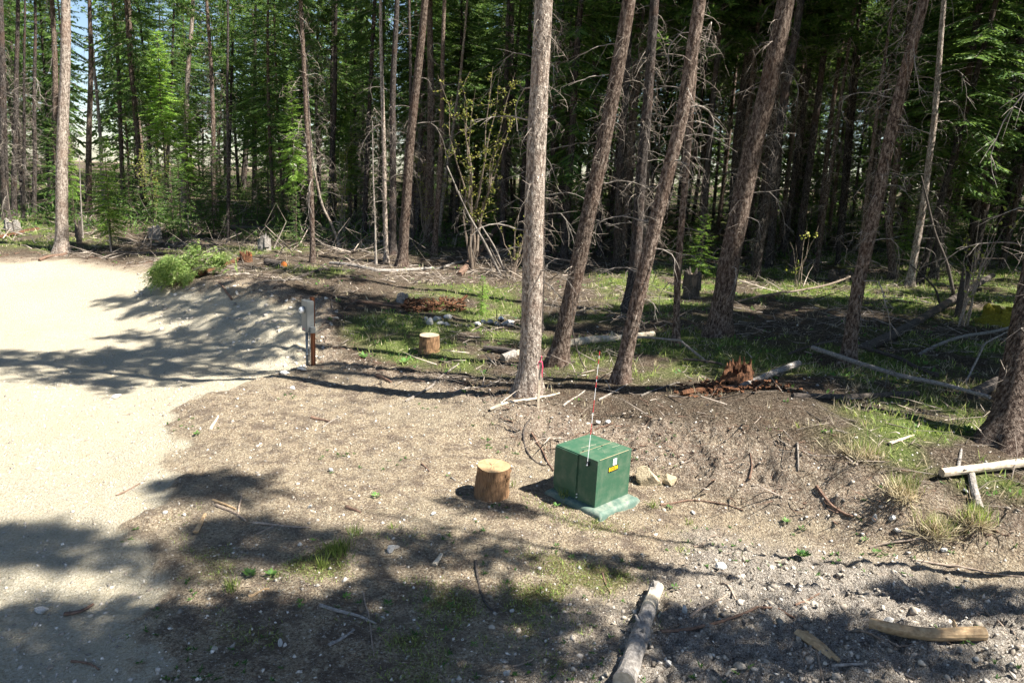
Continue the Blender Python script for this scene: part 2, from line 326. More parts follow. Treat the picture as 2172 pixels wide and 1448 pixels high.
# ------------------------------------------------------------------ mesh helpers
def mesh(name, V, F, mats, midx=None, smooth=False):
    me = bpy.data.meshes.new(name)
    V = np.asarray(V, dtype=np.float32)
    if isinstance(F, np.ndarray):
        k = F.shape[1]; me.vertices.add(len(V)); me.vertices.foreach_set('co', V.ravel())
        me.loops.add(F.size); me.loops.foreach_set('vertex_index', F.astype(np.int32).ravel())
        me.polygons.add(len(F)); me.polygons.foreach_set('loop_start', np.arange(0, F.size, k, dtype=np.int32))
    else:
        me.from_pydata(V.tolist(), [], F)
    for m in mats: me.materials.append(M[m])
    if midx is not None: me.polygons.foreach_set('material_index', np.asarray(midx, dtype=np.int32))
    if smooth: me.polygons.foreach_set('use_smooth', np.ones(len(me.polygons), bool))
    me.update(calc_edges=True); me.validate()
    return me
def obj(name, me, parent=None, loc=(0, 0, 0), rot=None, scale=None, label=None, cat=None, group=None, kind=None):
    o = bpy.data.objects.new(name, me); COL.objects.link(o); o.location = tuple(loc)
    if rot is not None:
        if isinstance(rot, Quaternion): o.rotation_mode = 'QUATERNION'; o.rotation_quaternion = rot
        else: o.rotation_euler = rot
    if scale is not None: o.scale = (scale,) * 3 if isinstance(scale, (int, float)) else scale
    if parent: o.parent = parent
    if label: o['label'] = label
    if cat: o['category'] = cat
    if group: o['group'] = group
    if kind: o['kind'] = kind
    return o
class MB:
    def __init__(s): s.V = []; s.F = []; s.I = []; s.n = 0
    def add(s, V, F, mi=0):
        V = np.asarray(V, float); s.V.append(V); s.F += [tuple(int(i) + s.n for i in f) for f in F]; s.I += [mi] * len(F); s.n += len(V)
    def tube(s, P, R, k=6, mi=0, cap=True, jit=0.0):
        P = np.asarray(P, float); R = np.broadcast_to(np.asarray(R, float), (len(P),))
        T = np.gradient(P, axis=0); T /= np.linalg.norm(T, axis=1)[:, None] + 1e-9
        a = np.array([0, 0, 1.]) if abs(T[0][2]) < .8 else np.array([1., 0, 0])
        V = []
        u = np.cross(T[0], a); u /= np.linalg.norm(u)
        th = np.arange(k) * 2 * math.pi / k
        for i in range(len(P)):
            u = u - T[i] * (u @ T[i]); u /= np.linalg.norm(u) + 1e-9; v = np.cross(T[i], u)
            rr = R[i] * (1 + (RN.rand(k) - .5) * jit)
            V.append(P[i] + (np.cos(th) * rr)[:, None] * u + (np.sin(th) * rr)[:, None] * v)
        V = np.vstack(V); F = []
        for i in range(len(P) - 1):
            for j in range(k):
                a_, b_ = i * k + j, i * k + (j + 1) % k; F.append((a_, b_, b_ + k, a_ + k))
        if cap: F.append(tuple(range(k))[::-1]); F.append(tuple(range((len(P) - 1) * k, len(P) * k)))
        s.add(V, F, mi); return s
    def box(s, c, d, mi=0, rz=0.0, bev=0.0):
        x, y, z = [v / 2 for v in d]; V = np.array([(i, j, k) for i in (-x, x) for j in (-y, y) for k in (-z, z)], float)
        if rz:
            cz, sz = math.cos(rz), math.sin(rz); V = np.stack([V[:, 0] * cz - V[:, 1] * sz, V[:, 0] * sz + V[:, 1] * cz, V[:, 2]], 1)
        s.add(V + np.array(c), [(0, 1, 3, 2), (4, 6, 7, 5), (0, 4, 5, 1), (2, 3, 7, 6), (0, 2, 6, 4), (1, 5, 7, 3)], mi); return s
    def build(s, name, mats, parent=None, smooth=False, **k):
        me = mesh(name, np.vstack(s.V), s.F, mats, s.I, smooth); return obj(name, me, parent, **k)
def bevel(o, w, seg=2):
    b = o.modifiers.new('bevel', 'BEVEL'); b.width = w; b.segments = seg; b.limit_method = 'ANGLE'; return o

# ------------------------------------------------------------------ the ground
def axis(fine0, fine1, step, lo, hi, gr):
    a = list(np.arange(fine0, fine1, step)); s = step; v = a[-1]
    while v < hi: s = min(s * gr, 6); v += s; a.append(v)
    b = []; s = step; v = a[0]
    while v > lo: s = min(s * gr, 6); v -= s; b.append(v)
    return np.array(b[::-1] + a)
gx = axis(-8.5, 9.0, .036, -190, 190, 1.045); gy = axis(6.3, 17.0, .036, -25, 190, 1.028)
X, Y = np.meshgrid(gx, gy); X = X.ravel(); Y = Y.ravel()
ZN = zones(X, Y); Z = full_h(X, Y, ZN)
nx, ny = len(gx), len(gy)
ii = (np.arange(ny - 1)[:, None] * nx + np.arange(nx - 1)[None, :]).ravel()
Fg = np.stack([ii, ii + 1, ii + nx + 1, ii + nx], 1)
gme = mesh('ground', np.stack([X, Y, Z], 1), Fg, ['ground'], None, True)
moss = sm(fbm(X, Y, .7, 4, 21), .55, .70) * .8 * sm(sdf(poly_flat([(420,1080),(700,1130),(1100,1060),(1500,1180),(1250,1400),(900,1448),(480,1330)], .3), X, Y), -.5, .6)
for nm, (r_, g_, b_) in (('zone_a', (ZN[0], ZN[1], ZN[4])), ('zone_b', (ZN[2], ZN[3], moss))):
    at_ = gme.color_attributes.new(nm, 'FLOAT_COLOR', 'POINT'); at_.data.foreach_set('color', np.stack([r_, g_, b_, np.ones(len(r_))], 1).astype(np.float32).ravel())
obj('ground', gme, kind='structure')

# ------------------------------------------------------------------ foliage builders
def diamonds(P, D, Ln, Wd, up=None):
    """leaf-like quads: base point, direction, length, width"""
    P = np.asarray(P); D = np.asarray(D); n = len(P)
    D = D / (np.linalg.norm(D, axis=1)[:, None] + 1e-9)
    r = RN.randn(n, 3) * .6 + (np.array([0, 0, 1.]) if up is None else up)
    Sd = np.cross(D, r); Sd /= np.linalg.norm(Sd, axis=1)[:, None] + 1e-9
    Ln = np.asarray(Ln)[:, None]; Wd = np.asarray(Wd)[:, None]
    mid = P + D * Ln * .45
    V = np.stack([P, mid + Sd * Wd / 2, P + D * Ln, mid - Sd * Wd / 2], 1).reshape(-1, 3)
    return V, np.arange(4 * n).reshape(-1, 4)
def ribbons(P0, P1, w):
    """thin two-sided woody strips (crossed) from P0 to P1"""
    D = P1 - P0; r = RN.randn(len(P0), 3); A = np.cross(D, r); A /= np.linalg.norm(A, axis=1)[:, None] + 1e-9
    B = np.cross(D, A); B /= np.linalg.norm(B, axis=1)[:, None] + 1e-9
    w = np.asarray(w)[:, None]
    V = np.stack([P0 + A * w, P0 - A * w * .5 + B * w * .87, P0 - A * w * .5 - B * w * .87, P1 + A * w * .4, P1 - A * w * .2 + B * w * .35, P1 - A * w * .2 - B * w * .35], 1).reshape(-1, 3)
    k = np.arange(len(P0))[:, None] * 6
    F = np.vstack([k + np.array([a]) for a in ([0, 1, 4, 3], [1, 2, 5, 4], [2, 0, 3, 5])])
    return V, F
def crown(name, Hc, R, nb, seed, mat, kind='spruce', dens=1.0, low=.25, tw=1.0):
    """needle crown along +Z from 0 to Hc"""
    rs = np.random.RandomState(seed); LP, LD, LL, LW = [], [], [], []; B0, B1, BW = [], [], []
    for i in range(nb):
        u = ((i + rs.rand()) / nb) ** .9; z = u * Hc
        az = i * 2.39996 + rs.randn() * .4
        prof = (low + (1 - low) * min(1, u * 5)) * (1 - u) ** .75 if kind == 'spruce' else (.55 + .45 * math.sin(min(1, u * 1.15) * math.pi)) * (1 - u * .55)
        l = R * prof * (.55 + .6 * rs.rand()) + .12
        el = (-.28 + .75 * u + rs.randn() * .12) if kind == 'spruce' else (.05 + .6 * u + rs.randn() * .22)
        d0 = np.array([math.cos(az) * math.cos(el), math.sin(az) * math.cos(el), math.sin(el)])
        side = np.array([-math.sin(az), math.cos(az), 0]); upv = np.cross(d0, side)
        nseg = max(3, int(l / .13 * dens)); p = np.array([0, 0, z]); d = d0.copy(); prev = p
        for k in range(nseg):
            t = (k + 1) / nseg; stp = l / nseg
            d = d + np.array([0, 0, (-.06 if t < .6 else .05)]) * (1 if kind == 'spruce' else .4) * (3.0 / nseg) * 3; d /= np.linalg.norm(d)
            q = prev + d * stp
            B0.append(prev); B1.append(q); BW.append(.004 + .012 * (1 - t) * l / 2)
            if kind == 'spruce':
                if t > .12:
                    for sg in (-1, 1):
                        tl = (.42 * l * (1 - t) ** .7 + .13) * (.6 + .6 * rs.rand()); td = d * .75 + side * sg * .8 + np.array([0, 0, -.22 + rs.randn() * .12])
                        td /= np.linalg.norm(td); LP.append(q); LD.append(td); LL.append(tl); LW.append(.055 * tw)
                        m_ = int(tl / .085 * dens)
                        for j in range(m_):
                            f = (j + .5) / m_; s2 = 1 if j % 2 else -1
                            dd = td * .8 + np.cross(td, upv) * s2 * .9 + rs.randn(3) * .18 + np.array([0, 0, -.15]); LP.append(q + td * tl * f); LD.append(dd); LL.append((.13 + .05 * rs.rand()) * (1.2 - f * .6)); LW.append(.036 * tw)
            else:
                if t > .35:
                    for sg in range(3):
                        c_ = q + rs.randn(3) * .14 * l * .6
                        B0.append(q); B1.append(c_); BW.append(.004)
                        for j in range(int(9 * dens)):
                            dd = rs.randn(3) + d * .9 + np.array([0, 0, .5]); LP.append(c_); LD.append(dd); LL.append(.13 + .08 * rs.rand()); LW.append(.03 * tw)
            prev = q
    V1, F1 = diamonds(LP, LD, LL, LW); V2, F2 = ribbons(np.array(B0), np.array(B1), np.array(BW))
    V = np.vstack([V1, V2]); F = np.vstack([F1, F2 + len(V1)])
    return mesh(name, V, F, [mat, 'deadt'], [0] * len(F1) + [1] * len(F2))
def dead_arc(l, droop, seed, up=.25):
    rs = np.random.RandomState(seed); n = 9; P = [np.zeros(3)]; a = up; yaw = 0
    for i in range(n):
        a -= droop / n * (1.6 if i > 2 else .5); yaw += rs.randn() * .28; a += rs.randn() * .22
        P.append(P[-1] + np.array([math.cos(a) * math.cos(yaw), math.cos(a) * math.sin(yaw), math.sin(a)]) * l / n)
    mb = MB(); P = np.array(P); mb.tube(P, np.linspace(.010 + .003 * l, .0025, n + 1), 5)
    for k in range(int(4 * l) + 1):
        j = rs.randint(2, n); b = P[j]; q = rs.randn(3) * .6 + (P[j] - P[j - 1]) / l * n * .8; q /= np.linalg.norm(q); tl = .15 + .3 * rs.rand()
        mb.tube([b, b + q * tl * .5 + [0, 0, -.01], b + q * tl + [0, 0, -.05]], [.006, .004, .002], 3)
    return mesh('branch', np.vstack(mb.V), mb.F, ['dead'], mb.I)
ARCS = [dead_arc(l, dr, 40 + i) for i, (l, dr) in enumerate([(1.3, 1.5), (.9, 1.1), (1.7, 2.0), (.6, .7), (1.1, 2.3), (2.1, 1.5), (.35, .4)])]
def dead_set(name, Ht, n, seed, lmax=1.5):
    """fine dead branches all round a trunk axis, joined"""
    rs = np.random.RandomState(seed); B0, B1, BW = [], [], []
    for i in range(n):
        z = Ht * rs.rand() ** .9; az = rs.rand() * 6.283; l = (.3 + rs.rand() * lmax) * (.5 + .5 * z / Ht); a = .3 * rs.randn() + .05; p = np.array([0, 0, z]); ns = 5
        for k in range(ns):
            a -= rs.rand() * .5; az += rs.randn() * .1
            q = p + np.array([math.cos(a) * math.cos(az), math.cos(a) * math.sin(az), math.sin(a)]) * l / ns
            B0.append(p); B1.append(q); BW.append(.013 * (1 - k / ns) + .003)
            if k > 0:
                for _ in range(2):
                    e = q + rs.randn(3) * .16 + np.array([0, 0, -.06]); B0.append(q); B1.append(e); BW.append(.0045)
            p = q
    V, F = ribbons(np.array(B0), np.array(B1), np.array(BW)); return mesh(name, V, F, ['deadt'])
CR_SPR = [crown('crown', 13, 2.5, 140, 1, 'needle', dens=.95, tw=1.1), crown('crown', 11, 2.0, 120, 2, 'needle', dens=1.0, tw=1.1), crown('crown', 15, 2.9, 145, 3, 'needle', dens=.85, tw=1.2)]
CR_PIN = [crown('crown', 9, 1.9, 90, 4, 'needle', 'pine', 1.0, tw=1.3), crown('crown', 7.5, 1.6, 72, 5, 'needle', 'pine', 1.0, tw=1.3), crown('crown', 10, 2.2, 88, 6, 'needle', 'pine', 1.0, tw=1.4)]
DEADS = [dead_set('dead_twigs', 9, 75, 31), dead_set('dead_twigs', 9, 50, 32, 1.1), dead_set('dead_twigs', 11, 95, 33, 1.7)]
CR_BIG = crown('crown', 8, 1.8, 170, 9, 'needle_lit', dens=1.0, low=.75, tw=1.2)
CR_SAP = [crown('crown', 4, 1.1, 80, 7, 'needle_lit', dens=1.0, low=.9), crown('crown', 4, 1.3, 60, 8, 'needle_lit', dens=.9, low=.8)]

def trunk_mesh(P, r0, Ht, seed, k=14, flare=.85, step=.22, mat='bark', top=.25, rough=.09):
    """P: local polyline from base (0,0,0)"""
    P = np.asarray(P, float); seg = np.linalg.norm(np.diff(P, axis=0), axis=1); s = np.append(0, np.cumsum(seg)); Lt = s[-1]
    t = [0]
    while t[-1] < Lt: t.append(t[-1] + (step if t[-1] < 9 else step * 4))
    t = np.clip(np.array(t), 0, Lt); Q = np.stack([np.interp(t, s, P[:, i]) for i in range(3)], 1)
    for _ in range(3): Q[1:-1] = (Q[:-2] + 2 * Q[1:-1] + Q[2:]) / 4
    Q[:, 0] += np.sin(t * .9 + seed) * .012; Q[:, 1] += np.cos(t * .7 + seed) * .012
    th = np.arange(k) * 2 * math.pi / k; r = r0 * (1 - (1 - top) * t / Lt) * (1 + flare * np.exp(-t / .22))
    rr = r[:, None] * (1 + (fbm((th[None] * 1.3 + seed * 3) * np.ones((len(t), 1)), t[:, None] * np.ones((1, k)), .5, 3, seed % 9) - .5) * rough * 2 + .22 * np.exp(-t / .22)[:, None] * np.sin(th * 5 + seed + np.sin(th * 2))[None])
    rr[:, :] = (rr + np.roll(rr, 1, 1)) / 2
    V = np.stack([Q[:, 0:1] + np.cos(th)[None] * rr, Q[:, 1:2] + np.sin(th)[None] * rr, Q[:, 2:3] * np.ones((1, k))], 2)
    V[0, :, 2] -= .25
    V = V.reshape(-1, 3); F = []
    for i in range(len(t) - 1):
        for j in range(k): a, b = i * k + j, i * k + (j + 1) % k; F.append((a, b, b + k, a + k))
    F.append(tuple(range((len(t) - 1) * k, len(t) * k)))
    return mesh('trunk', V, F, [mat], None, True), Q, t
def align(d):
    return Vector(tuple(d)).to_track_quat('Z', 'Y')

TREE_XY = []
def tree(pts, w, label, mat='bark', Ht=21, cr='pin', ci=0, hc=12.5, cs=1.0, nbr=8, br=(1.2, 8), dead=1, yl=0.0, name='pine_tree', cat='pine tree', group='tall trees of the forest edge', k=14, bend=.55, brs=1.0, seed=None):
    """pts: pixels of the photograph up the trunk, first the foot"""
    seed = len(TREE_XY) + 1 if seed is None else seed
    rs = np.random.RandomState(seed * 7 + 3)
    b = g(*pts[0]); TREE_XY.append((b[0], b[1]))
    dep = (b - CP) @ FW; r0 = w / 2 * dep / FPX
    P = [np.zeros(3)] + [atY(q[0], q[1], b[1] + yl * (i + 1)) - b for i, q in enumerate(pts[1:])]
    d = (P[-1] - P[-2]); d /= np.linalg.norm(d)
    d = np.array([d[0] * bend, 0, 1]) ; d /= np.linalg.norm(d)
    if P[-1][2] < Ht: P.append(P[-1] + d * (Ht - P[-1][2]) / d[2])
    root = obj(name, None, loc=b, label=label, cat=cat, group=group)
    me, Q, t = trunk_mesh(P, r0, Ht, seed, k=k, mat=mat)
    obj('trunk', me, root)
    def along(h):
        p = np.array([np.interp(h, Q[:, 2], Q[:, i]) for i in range(3)]); q = np.array([np.interp(h + .5, Q[:, 2], Q[:, i]) for i in range(3)]); q = q - p
        return p, q / (np.linalg.norm(q) + 1e-9)
    if cr:
        cm = (CR_PIN if cr == 'pin' else CR_SPR)[ci % 3]; p, dd = along(hc); q = align(dd) @ Quaternion((0, 0, 1), rs.rand() * 6.28)
        hl = [9, 7.5, 10][ci % 3] if cr == 'pin' else [13, 11, 15][ci % 3]; f = (Ht - hc + .4) / hl
        obj('crown', cm, root, p, q, (cs, cs, max(.45, f)))
    for i in range(nbr):
        h = br[0] + (br[1] - br[0]) * (i + rs.rand() * .8) / nbr; p, dd = along(h); az = rs.rand() * 6.28
        if rs.rand() < .75: az = (0 if rs.rand() < .65 else math.pi) + rs.randn() * .55 - .3
        o_r = r0 * .6
        obj('branch', ARCS[rs.randint(7)], root, p + np.array([math.cos(az), math.sin(az), 0]) * o_r, (rs.randn() * .2, 0, az), (.7 + .7 * rs.rand()) * brs)
    if dead:
        p, dd = along(1.0); obj('dead_twigs', DEADS[(seed) % 3], root, p, align(along(4)[1]), .55 + .5 * rs.rand() if dead == 1 else dead, kind='stuff')
    return root

# ------------------------------------------------------------------ named trees of the forest edge (pixels up each trunk, width, look)
PN = 'pale'
TREES = [
 ([(1120,835),(1131,560),(1141,250),(1152,0)], 46, 'thickest pale barked pine, straight, right behind the ribboned stake', dict(mat='bark_pale', k=26, nbr=7, br=(2.5,7), ci=0, cs=1.15, hc=12)),
 ([(1180,768),(1227,560),(1276,330),(1335,0)], 36, 'leaning brown pine just right of the thickest pale trunk', dict(k=22, nbr=7, ci=1, hc=12, bend=.5)),
 ([(1314,812),(1362,600),(1404,414),(1446,249),(1485,0)], 32, 'leaning pine with rough bark behind the red and white marker rod', dict(k=20, nbr=10, br=(1.5,7))),
 ([(1523,714),(1546,560),(1592,330),(1632,180),(1668,0)], 46, 'stoutest leaning pine, its foot alone at the middle right of the shady floor', dict(k=22, nbr=12, br=(1.5,7), ci=2, cs=1.15)),
 ([(1797,775),(1821,600),(1858,435),(1883,311),(1912,186),(1960,0)], 28, 'slim leaning pine where two fallen poles cross at its foot', dict(k=18, nbr=10, br=(1,7))),
 ([(2146,950),(2180,760),(2208,600),(2300,200)], 92, 'huge pine cut off by the right edge of the picture', dict(k=26, nbr=8, br=(1,6), ci=1, cs=.6, hc=19.5, Ht=25, yl=.55)),
 ([(130,533),(133,300),(141,0)], 25, 'tall pale pine standing alone at the left edge of the clearing', dict(mat='bark_pale', k=18, nbr=6, br=(4,13), ci=0, hc=15, Ht=24)),
 ([(12,468),(6,250),(3,30)], 17, 'dark pine at the far left edge behind the grey stump', dict(mat='bark_shaded', hc=13)),
 ([(29,462),(34,200),(39,30)], 12, 'dark slim pine second from the left edge', dict(mat='bark_shaded', cr='spr', hc=12)),
 ([(50,468),(51,250),(53,0)], 7, 'thin dark pole pine third from the left edge', dict(mat='bark_shaded')),
 ([(73,458),(73,250),(75,0)], 9, 'dark pole pine a little left of the lone pale pine', dict(mat='bark_shaded', cr='spr', ci=1)),
 ([(121,452),(118,200),(112,15)], 15, 'grey pine whose upper trunk shows just left of the lone pale pine', dict(cr='spr', hc=13)),
 ([(187,456),(189,300),(193,100)], 13, 'grey pine between the lone pale pine and the pale leaning pole', dict(ci=2)),
 ([(221,446),(213,290),(199,137),(190,0)], 8, 'thin pale pole tree in front of the bright gap in the forest', dict(mat='bark_pale', nbr=9, br=(3,11))),
 ([(306,448),(297,300),(284,200),(274,30)], 13, 'brown pine left of the bright young spruce', dict(cr='spr', nbr=9, br=(3,12))),
 ([(389,462),(392,330),(399,150),(410,0)], 13, 'pine with dark foot and white upper trunk behind the bright young spruce', dict(mat='bark_pale', hc=15)),
 ([(485,514),(483,290),(483,30)], 7, 'thin reddish dark pole tree right of the cut green bough', dict(mat='bark_shaded', nbr=5)),
 ([(515,402),(525,270),(536,165),(541,20)], 13, 'dark curved pine far behind the grey stump', dict(mat='bark_shaded', cr='spr')),
 ([(663,556),(659,373),(650,249),(638,30)], 11, 'slim grey spruce hung with twigs, foot above the meter post', dict(cr='spr', ci=1, hc=10, dead=1.1)),
 ([(721,526),(704,476),(684,440),(663,340),(655,240)], 6, 'thin bent pale sapling right of the twiggy grey spruce', dict(mat='bark_pale', Ht=11, hc=8, cs=.6, nbr=5, br=(1,5))),
 ([(797,562),(796,470),(792,380)], 5, 'thin dead snag left of the pair of straight trunks', dict(mat='dead', Ht=6, cr=None, nbr=6, br=(1,5))),
 ([(820,556),(813,290),(807,0)], 10, 'straight slender pale trunk, left one of the close pair', dict(mat='bark_pale', nbr=6, br=(4,12))),
 ([(833,541),(833,207),(842,0)], 16, 'dark straight trunk, right one of the close pair', dict(mat='bark_shaded', cr='spr')),
 ([(853,564),(867,332),(881,207),(902,0)], 22, 'curving pine with reddish foot in front of the dark straight trunk', dict(k=18, nbr=7, br=(3,11), hc=14)),
 ([(876,520),(872,300),(868,0)], 9, 'dark thin trunk crossing behind the curving pine', dict(mat='bark_shaded')),
 ([(909,514),(914,290),(912,0)], 19, 'broad grey pine behind the curving pine', dict(cr='spr', ci=2)),
 ([(920,541),(934,373),(939,124),(943,0)], 12, 'slim curved pine right of the broad grey pine', dict(nbr=7, br=(2,11))),
 ([(930,505),(946,370),(977,166),(990,20)], 8, 'white slanting trunk among the yellow spring leaves', dict(mat='bark_pale', nbr=4)),
 ([(1064,500),(1072,350),(1084,124),(1085,0)], 17, 'black shaded pine left of the thickest pale trunk', dict(mat='bark_shaded', cr='spr')),
 ([(1106,515),(1115,300),(1124,50)], 15, 'bluish dark trunk half hidden by the thickest pale trunk', dict(mat='bark_shaded')),
 ([(1145,700),(1153,350),(1162,0)], 13, 'dark stem peeping out right behind the thickest pale trunk', dict(mat='bark_shaded')),
 ([(1332,660),(1346,560),(1360,373),(1371,249),(1388,0)], 26, 'black pine behind the leaning pine with rough bark', dict(mat='bark_shaded', nbr=9)),
 ([(1308,573),(1317,332),(1330,166),(1338,0)], 19, 'dark pine between the leaning brown pine and the black pine', dict(mat='bark_shaded', nbr=8)),
 ([(1433,732),(1438,580),(1455,373),(1470,166),(1484,0)], 15, 'thin grey trunk standing close behind the rough leaning pine', dict(nbr=10)),
 ([(1552,545),(1565,300),(1590,100),(1601,0)], 26, 'dark red tinged pine behind the stout leaning pine', dict(mat='bark_shaded', nbr=8, red=1)),
 ([(1690,430),(1713,269),(1727,0)], 16, 'dark trunk above the far low green spruces', dict(mat='bark_shaded')),
 ([(1735,420),(1738,83),(1741,0)], 12, 'straight narrow dark trunk right of the far low green spruces', dict(mat='bark_shaded')),
 ([(1762,425),(1780,207),(1799,0)], 18, 'dark trunk, left one of the three in the gloom', dict(mat='bark_shaded')),
 ([(1781,430),(1797,249),(1809,0)], 16, 'dark trunk, middle one of the three in the gloom', dict(mat='bark_shaded', cr='spr')),
 ([(1832,425),(1838,166),(1843,0)], 12, 'dark trunk, right one of the three in the gloom', dict(mat='bark_shaded')),
 ([(1848,425),(1847,249),(1863,0)], 14, 'shaded trunk just left of the slim leaning pine\'s upper half', dict(mat='bark_shaded', nbr=8)),
 ([(1896,588),(1885,476),(1904,331),(1918,200),(1930,0)], 16, 'grey pine with a bent foot behind the slim leaning pine', dict(nbr=12, br=(1,9))),
 ([(1929,610),(1958,435),(1983,249),(2001,0)], 15, 'pale grey pine bristling with arched dead branches', dict(mat='bark_pale', nbr=22, br=(1,9))),
 ([(1999,450),(2028,290),(2070,83),(2082,0)], 8, 'thin pale trunk leaning right beyond the branching fallen tree', dict(mat='bark_pale', nbr=8)),
 ([(2045,466),(2095,269),(2138,30)], 30, 'broad black pine leaning right near the upper right corner', dict(mat='bark_shaded', nbr=6)),
 ([(2099,470),(2148,249),(2190,50)], 24, 'black pine leaning out past the right edge', dict(mat='bark_shaded', nbr=5)),
 ([(2126,520),(2172,300),(2215,100)], 28, 'dark pine with a sunlit foot of grass at the right edge', dict(nbr=6, mat='bark_shaded')),
]
for pts, w, lab, kw in TREES:
    kw = dict(kw); kw.pop('red', None); kw.setdefault('ci', len(TREE_XY)); kw.setdefault('hc', 12 + (len(TREE_XY) * 7 % 5))
    tree(pts, w, lab, **kw)

# ------------------------------------------------------------------ young spruces
def young(px, py, ptop, hw, label, mesh_i=0, low=.08, name='young_spruce', depth=None):
    b = g(px, py) if depth is None else None
    dep = (b - CP) @ FW; top = atY(px, ptop, b[1])[2] - b[2]; R = hw * dep / FPX
    root = obj(name, None, loc=b, label=label, cat='young spruce', group='young spruces under the pines'); TREE_XY.append((b[0], b[1]))
    me, Q, t = trunk_mesh([(0, 0, 0), (.02, 0, top * .98)], .012 + .006 * top, top, px, k=8, flare=.3, mat='bark')
    obj('trunk', me, root); rr = [1.1, 1.3][mesh_i]
    obj('crown', CR_SAP[mesh_i] if top < 5 else CR_BIG, root, (0, 0, top * low), (0, 0, px * .1), (R / rr, R / rr, top * (1 - low) / 4) if top < 5 else (R / 1.5, R / 1.5, top * (1 - low) / 8))
    return root
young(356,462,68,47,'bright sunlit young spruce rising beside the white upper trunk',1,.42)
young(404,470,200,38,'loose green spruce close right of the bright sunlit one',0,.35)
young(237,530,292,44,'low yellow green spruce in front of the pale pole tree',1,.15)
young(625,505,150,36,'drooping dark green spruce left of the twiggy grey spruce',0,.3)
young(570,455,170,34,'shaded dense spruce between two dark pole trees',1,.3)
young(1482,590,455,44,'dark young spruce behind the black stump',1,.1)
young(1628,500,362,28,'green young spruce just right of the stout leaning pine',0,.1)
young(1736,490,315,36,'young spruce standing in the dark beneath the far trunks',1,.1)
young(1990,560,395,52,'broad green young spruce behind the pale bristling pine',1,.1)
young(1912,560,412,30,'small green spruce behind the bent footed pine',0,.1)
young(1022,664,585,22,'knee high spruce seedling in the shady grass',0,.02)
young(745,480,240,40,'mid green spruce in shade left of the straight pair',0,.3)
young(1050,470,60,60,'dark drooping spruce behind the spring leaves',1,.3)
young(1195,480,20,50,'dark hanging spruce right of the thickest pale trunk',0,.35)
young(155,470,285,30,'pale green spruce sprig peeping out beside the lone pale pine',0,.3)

# ------------------------------------------------------------------ forest behind: each tree a thing of its own
TRK = []
for i, (m_, r0) in enumerate([('bark', .15), ('bark_shaded', .19), ('bark_shaded', .13), ('bark', .11), ('bark_shaded', .16)]):
    me, Q, t = trunk_mesh([(0, 0, 0), ((-.3, .4, .9, .2, -.1)[i], .2, 9), ((.2, .9, 1.9, .3, .5)[i], .1, 21)], r0, 21, 50 + i, k=9, step=.5, mat=m_, flare=.4); TRK.append(me)
def top_of(i): return [(.0, .2), (.7, .2), (1.4, .2), (.25, .2), (.2, .2)][i]
def back_tree(x, y, rs, spr, label, group, low=1.0):
    z = H(x, y); i = rs.randint(5); s = .85 + .35 * rs.rand()
    root = obj('spruce_tree' if spr else 'pine_tree', None, loc=(x, y, z), label=label, cat='conifer', group=group)
    rz = rs.rand() * 6.28; c, s_ = math.cos(rz), math.sin(rz)
    obj('trunk', TRK[i], root, (0, 0, 0), (0, 0, rz), s)
    hc = ((2.2 + 4.5 * rs.rand()) if spr else (9 + 3.5 * rs.rand())) * low; tx, ty = top_of(i); f = (21 * s - hc)
    k = rs.randint(3); hl = ([13, 11, 15] if spr else [9, 7.5, 10])[k]; fr = (hc + f * .5) / (21 * s)
    w = (1.05 + .4 * rs.rand()) * (1 if spr else 1.25) * (1.3 if x > 6 else 1)
    obj('crown', (CR_SPR if spr else CR_PIN)[k], root, ((tx * c - ty * s_) * s * fr, (tx * s_ + ty * c) * s * fr, hc), (0, 0, rs.rand() * 6.28), (w, w, (f + .5) / hl))
    obj('dead_twigs', DEADS[rs.randint(3)], root, (0, 0, .8), (0, 0, rs.rand() * 6.28), (1, 1, hc / 9.5), kind='stuff')
rs = np.random.RandomState(5)
TXY = list(TREE_XY)
def free(x, y, d):
    return all((x - a) ** 2 + (y - b) ** 2 > d * d for a, b in TXY)
nb = 0
for tries in range(9000):
    if nb >= 295: break
    y = 29 + 62 * rs.rand() ** 1.15; x = (rs.rand() * 2 - 1) * (y * .80 + 5)
    if x < 2 and y < 36 + max(0, -x) * .45: continue
    if x >= 2 and y < 27: continue
    if x > 4 and y < 33 and rs.rand() < .6: continue
    ang = x / y
    if -.60 < ang < -.545 and y < 200 : continue          # the bright gaps at the left
    if not free(x, y, (1.7 if x < 4 else 1.35) if y < 60 else 2.2): continue
    spr = rs.rand() < (.75 if x < 4 else .22)
    back_tree(x, y, rs, spr, 'dark conifer standing deep in the forest among many alike' if spr else 'slim dark pine standing deep in the forest among many alike', 'spruces deep in the forest' if spr else 'pines deep in the forest')
    TXY.append((x, y)); nb += 1
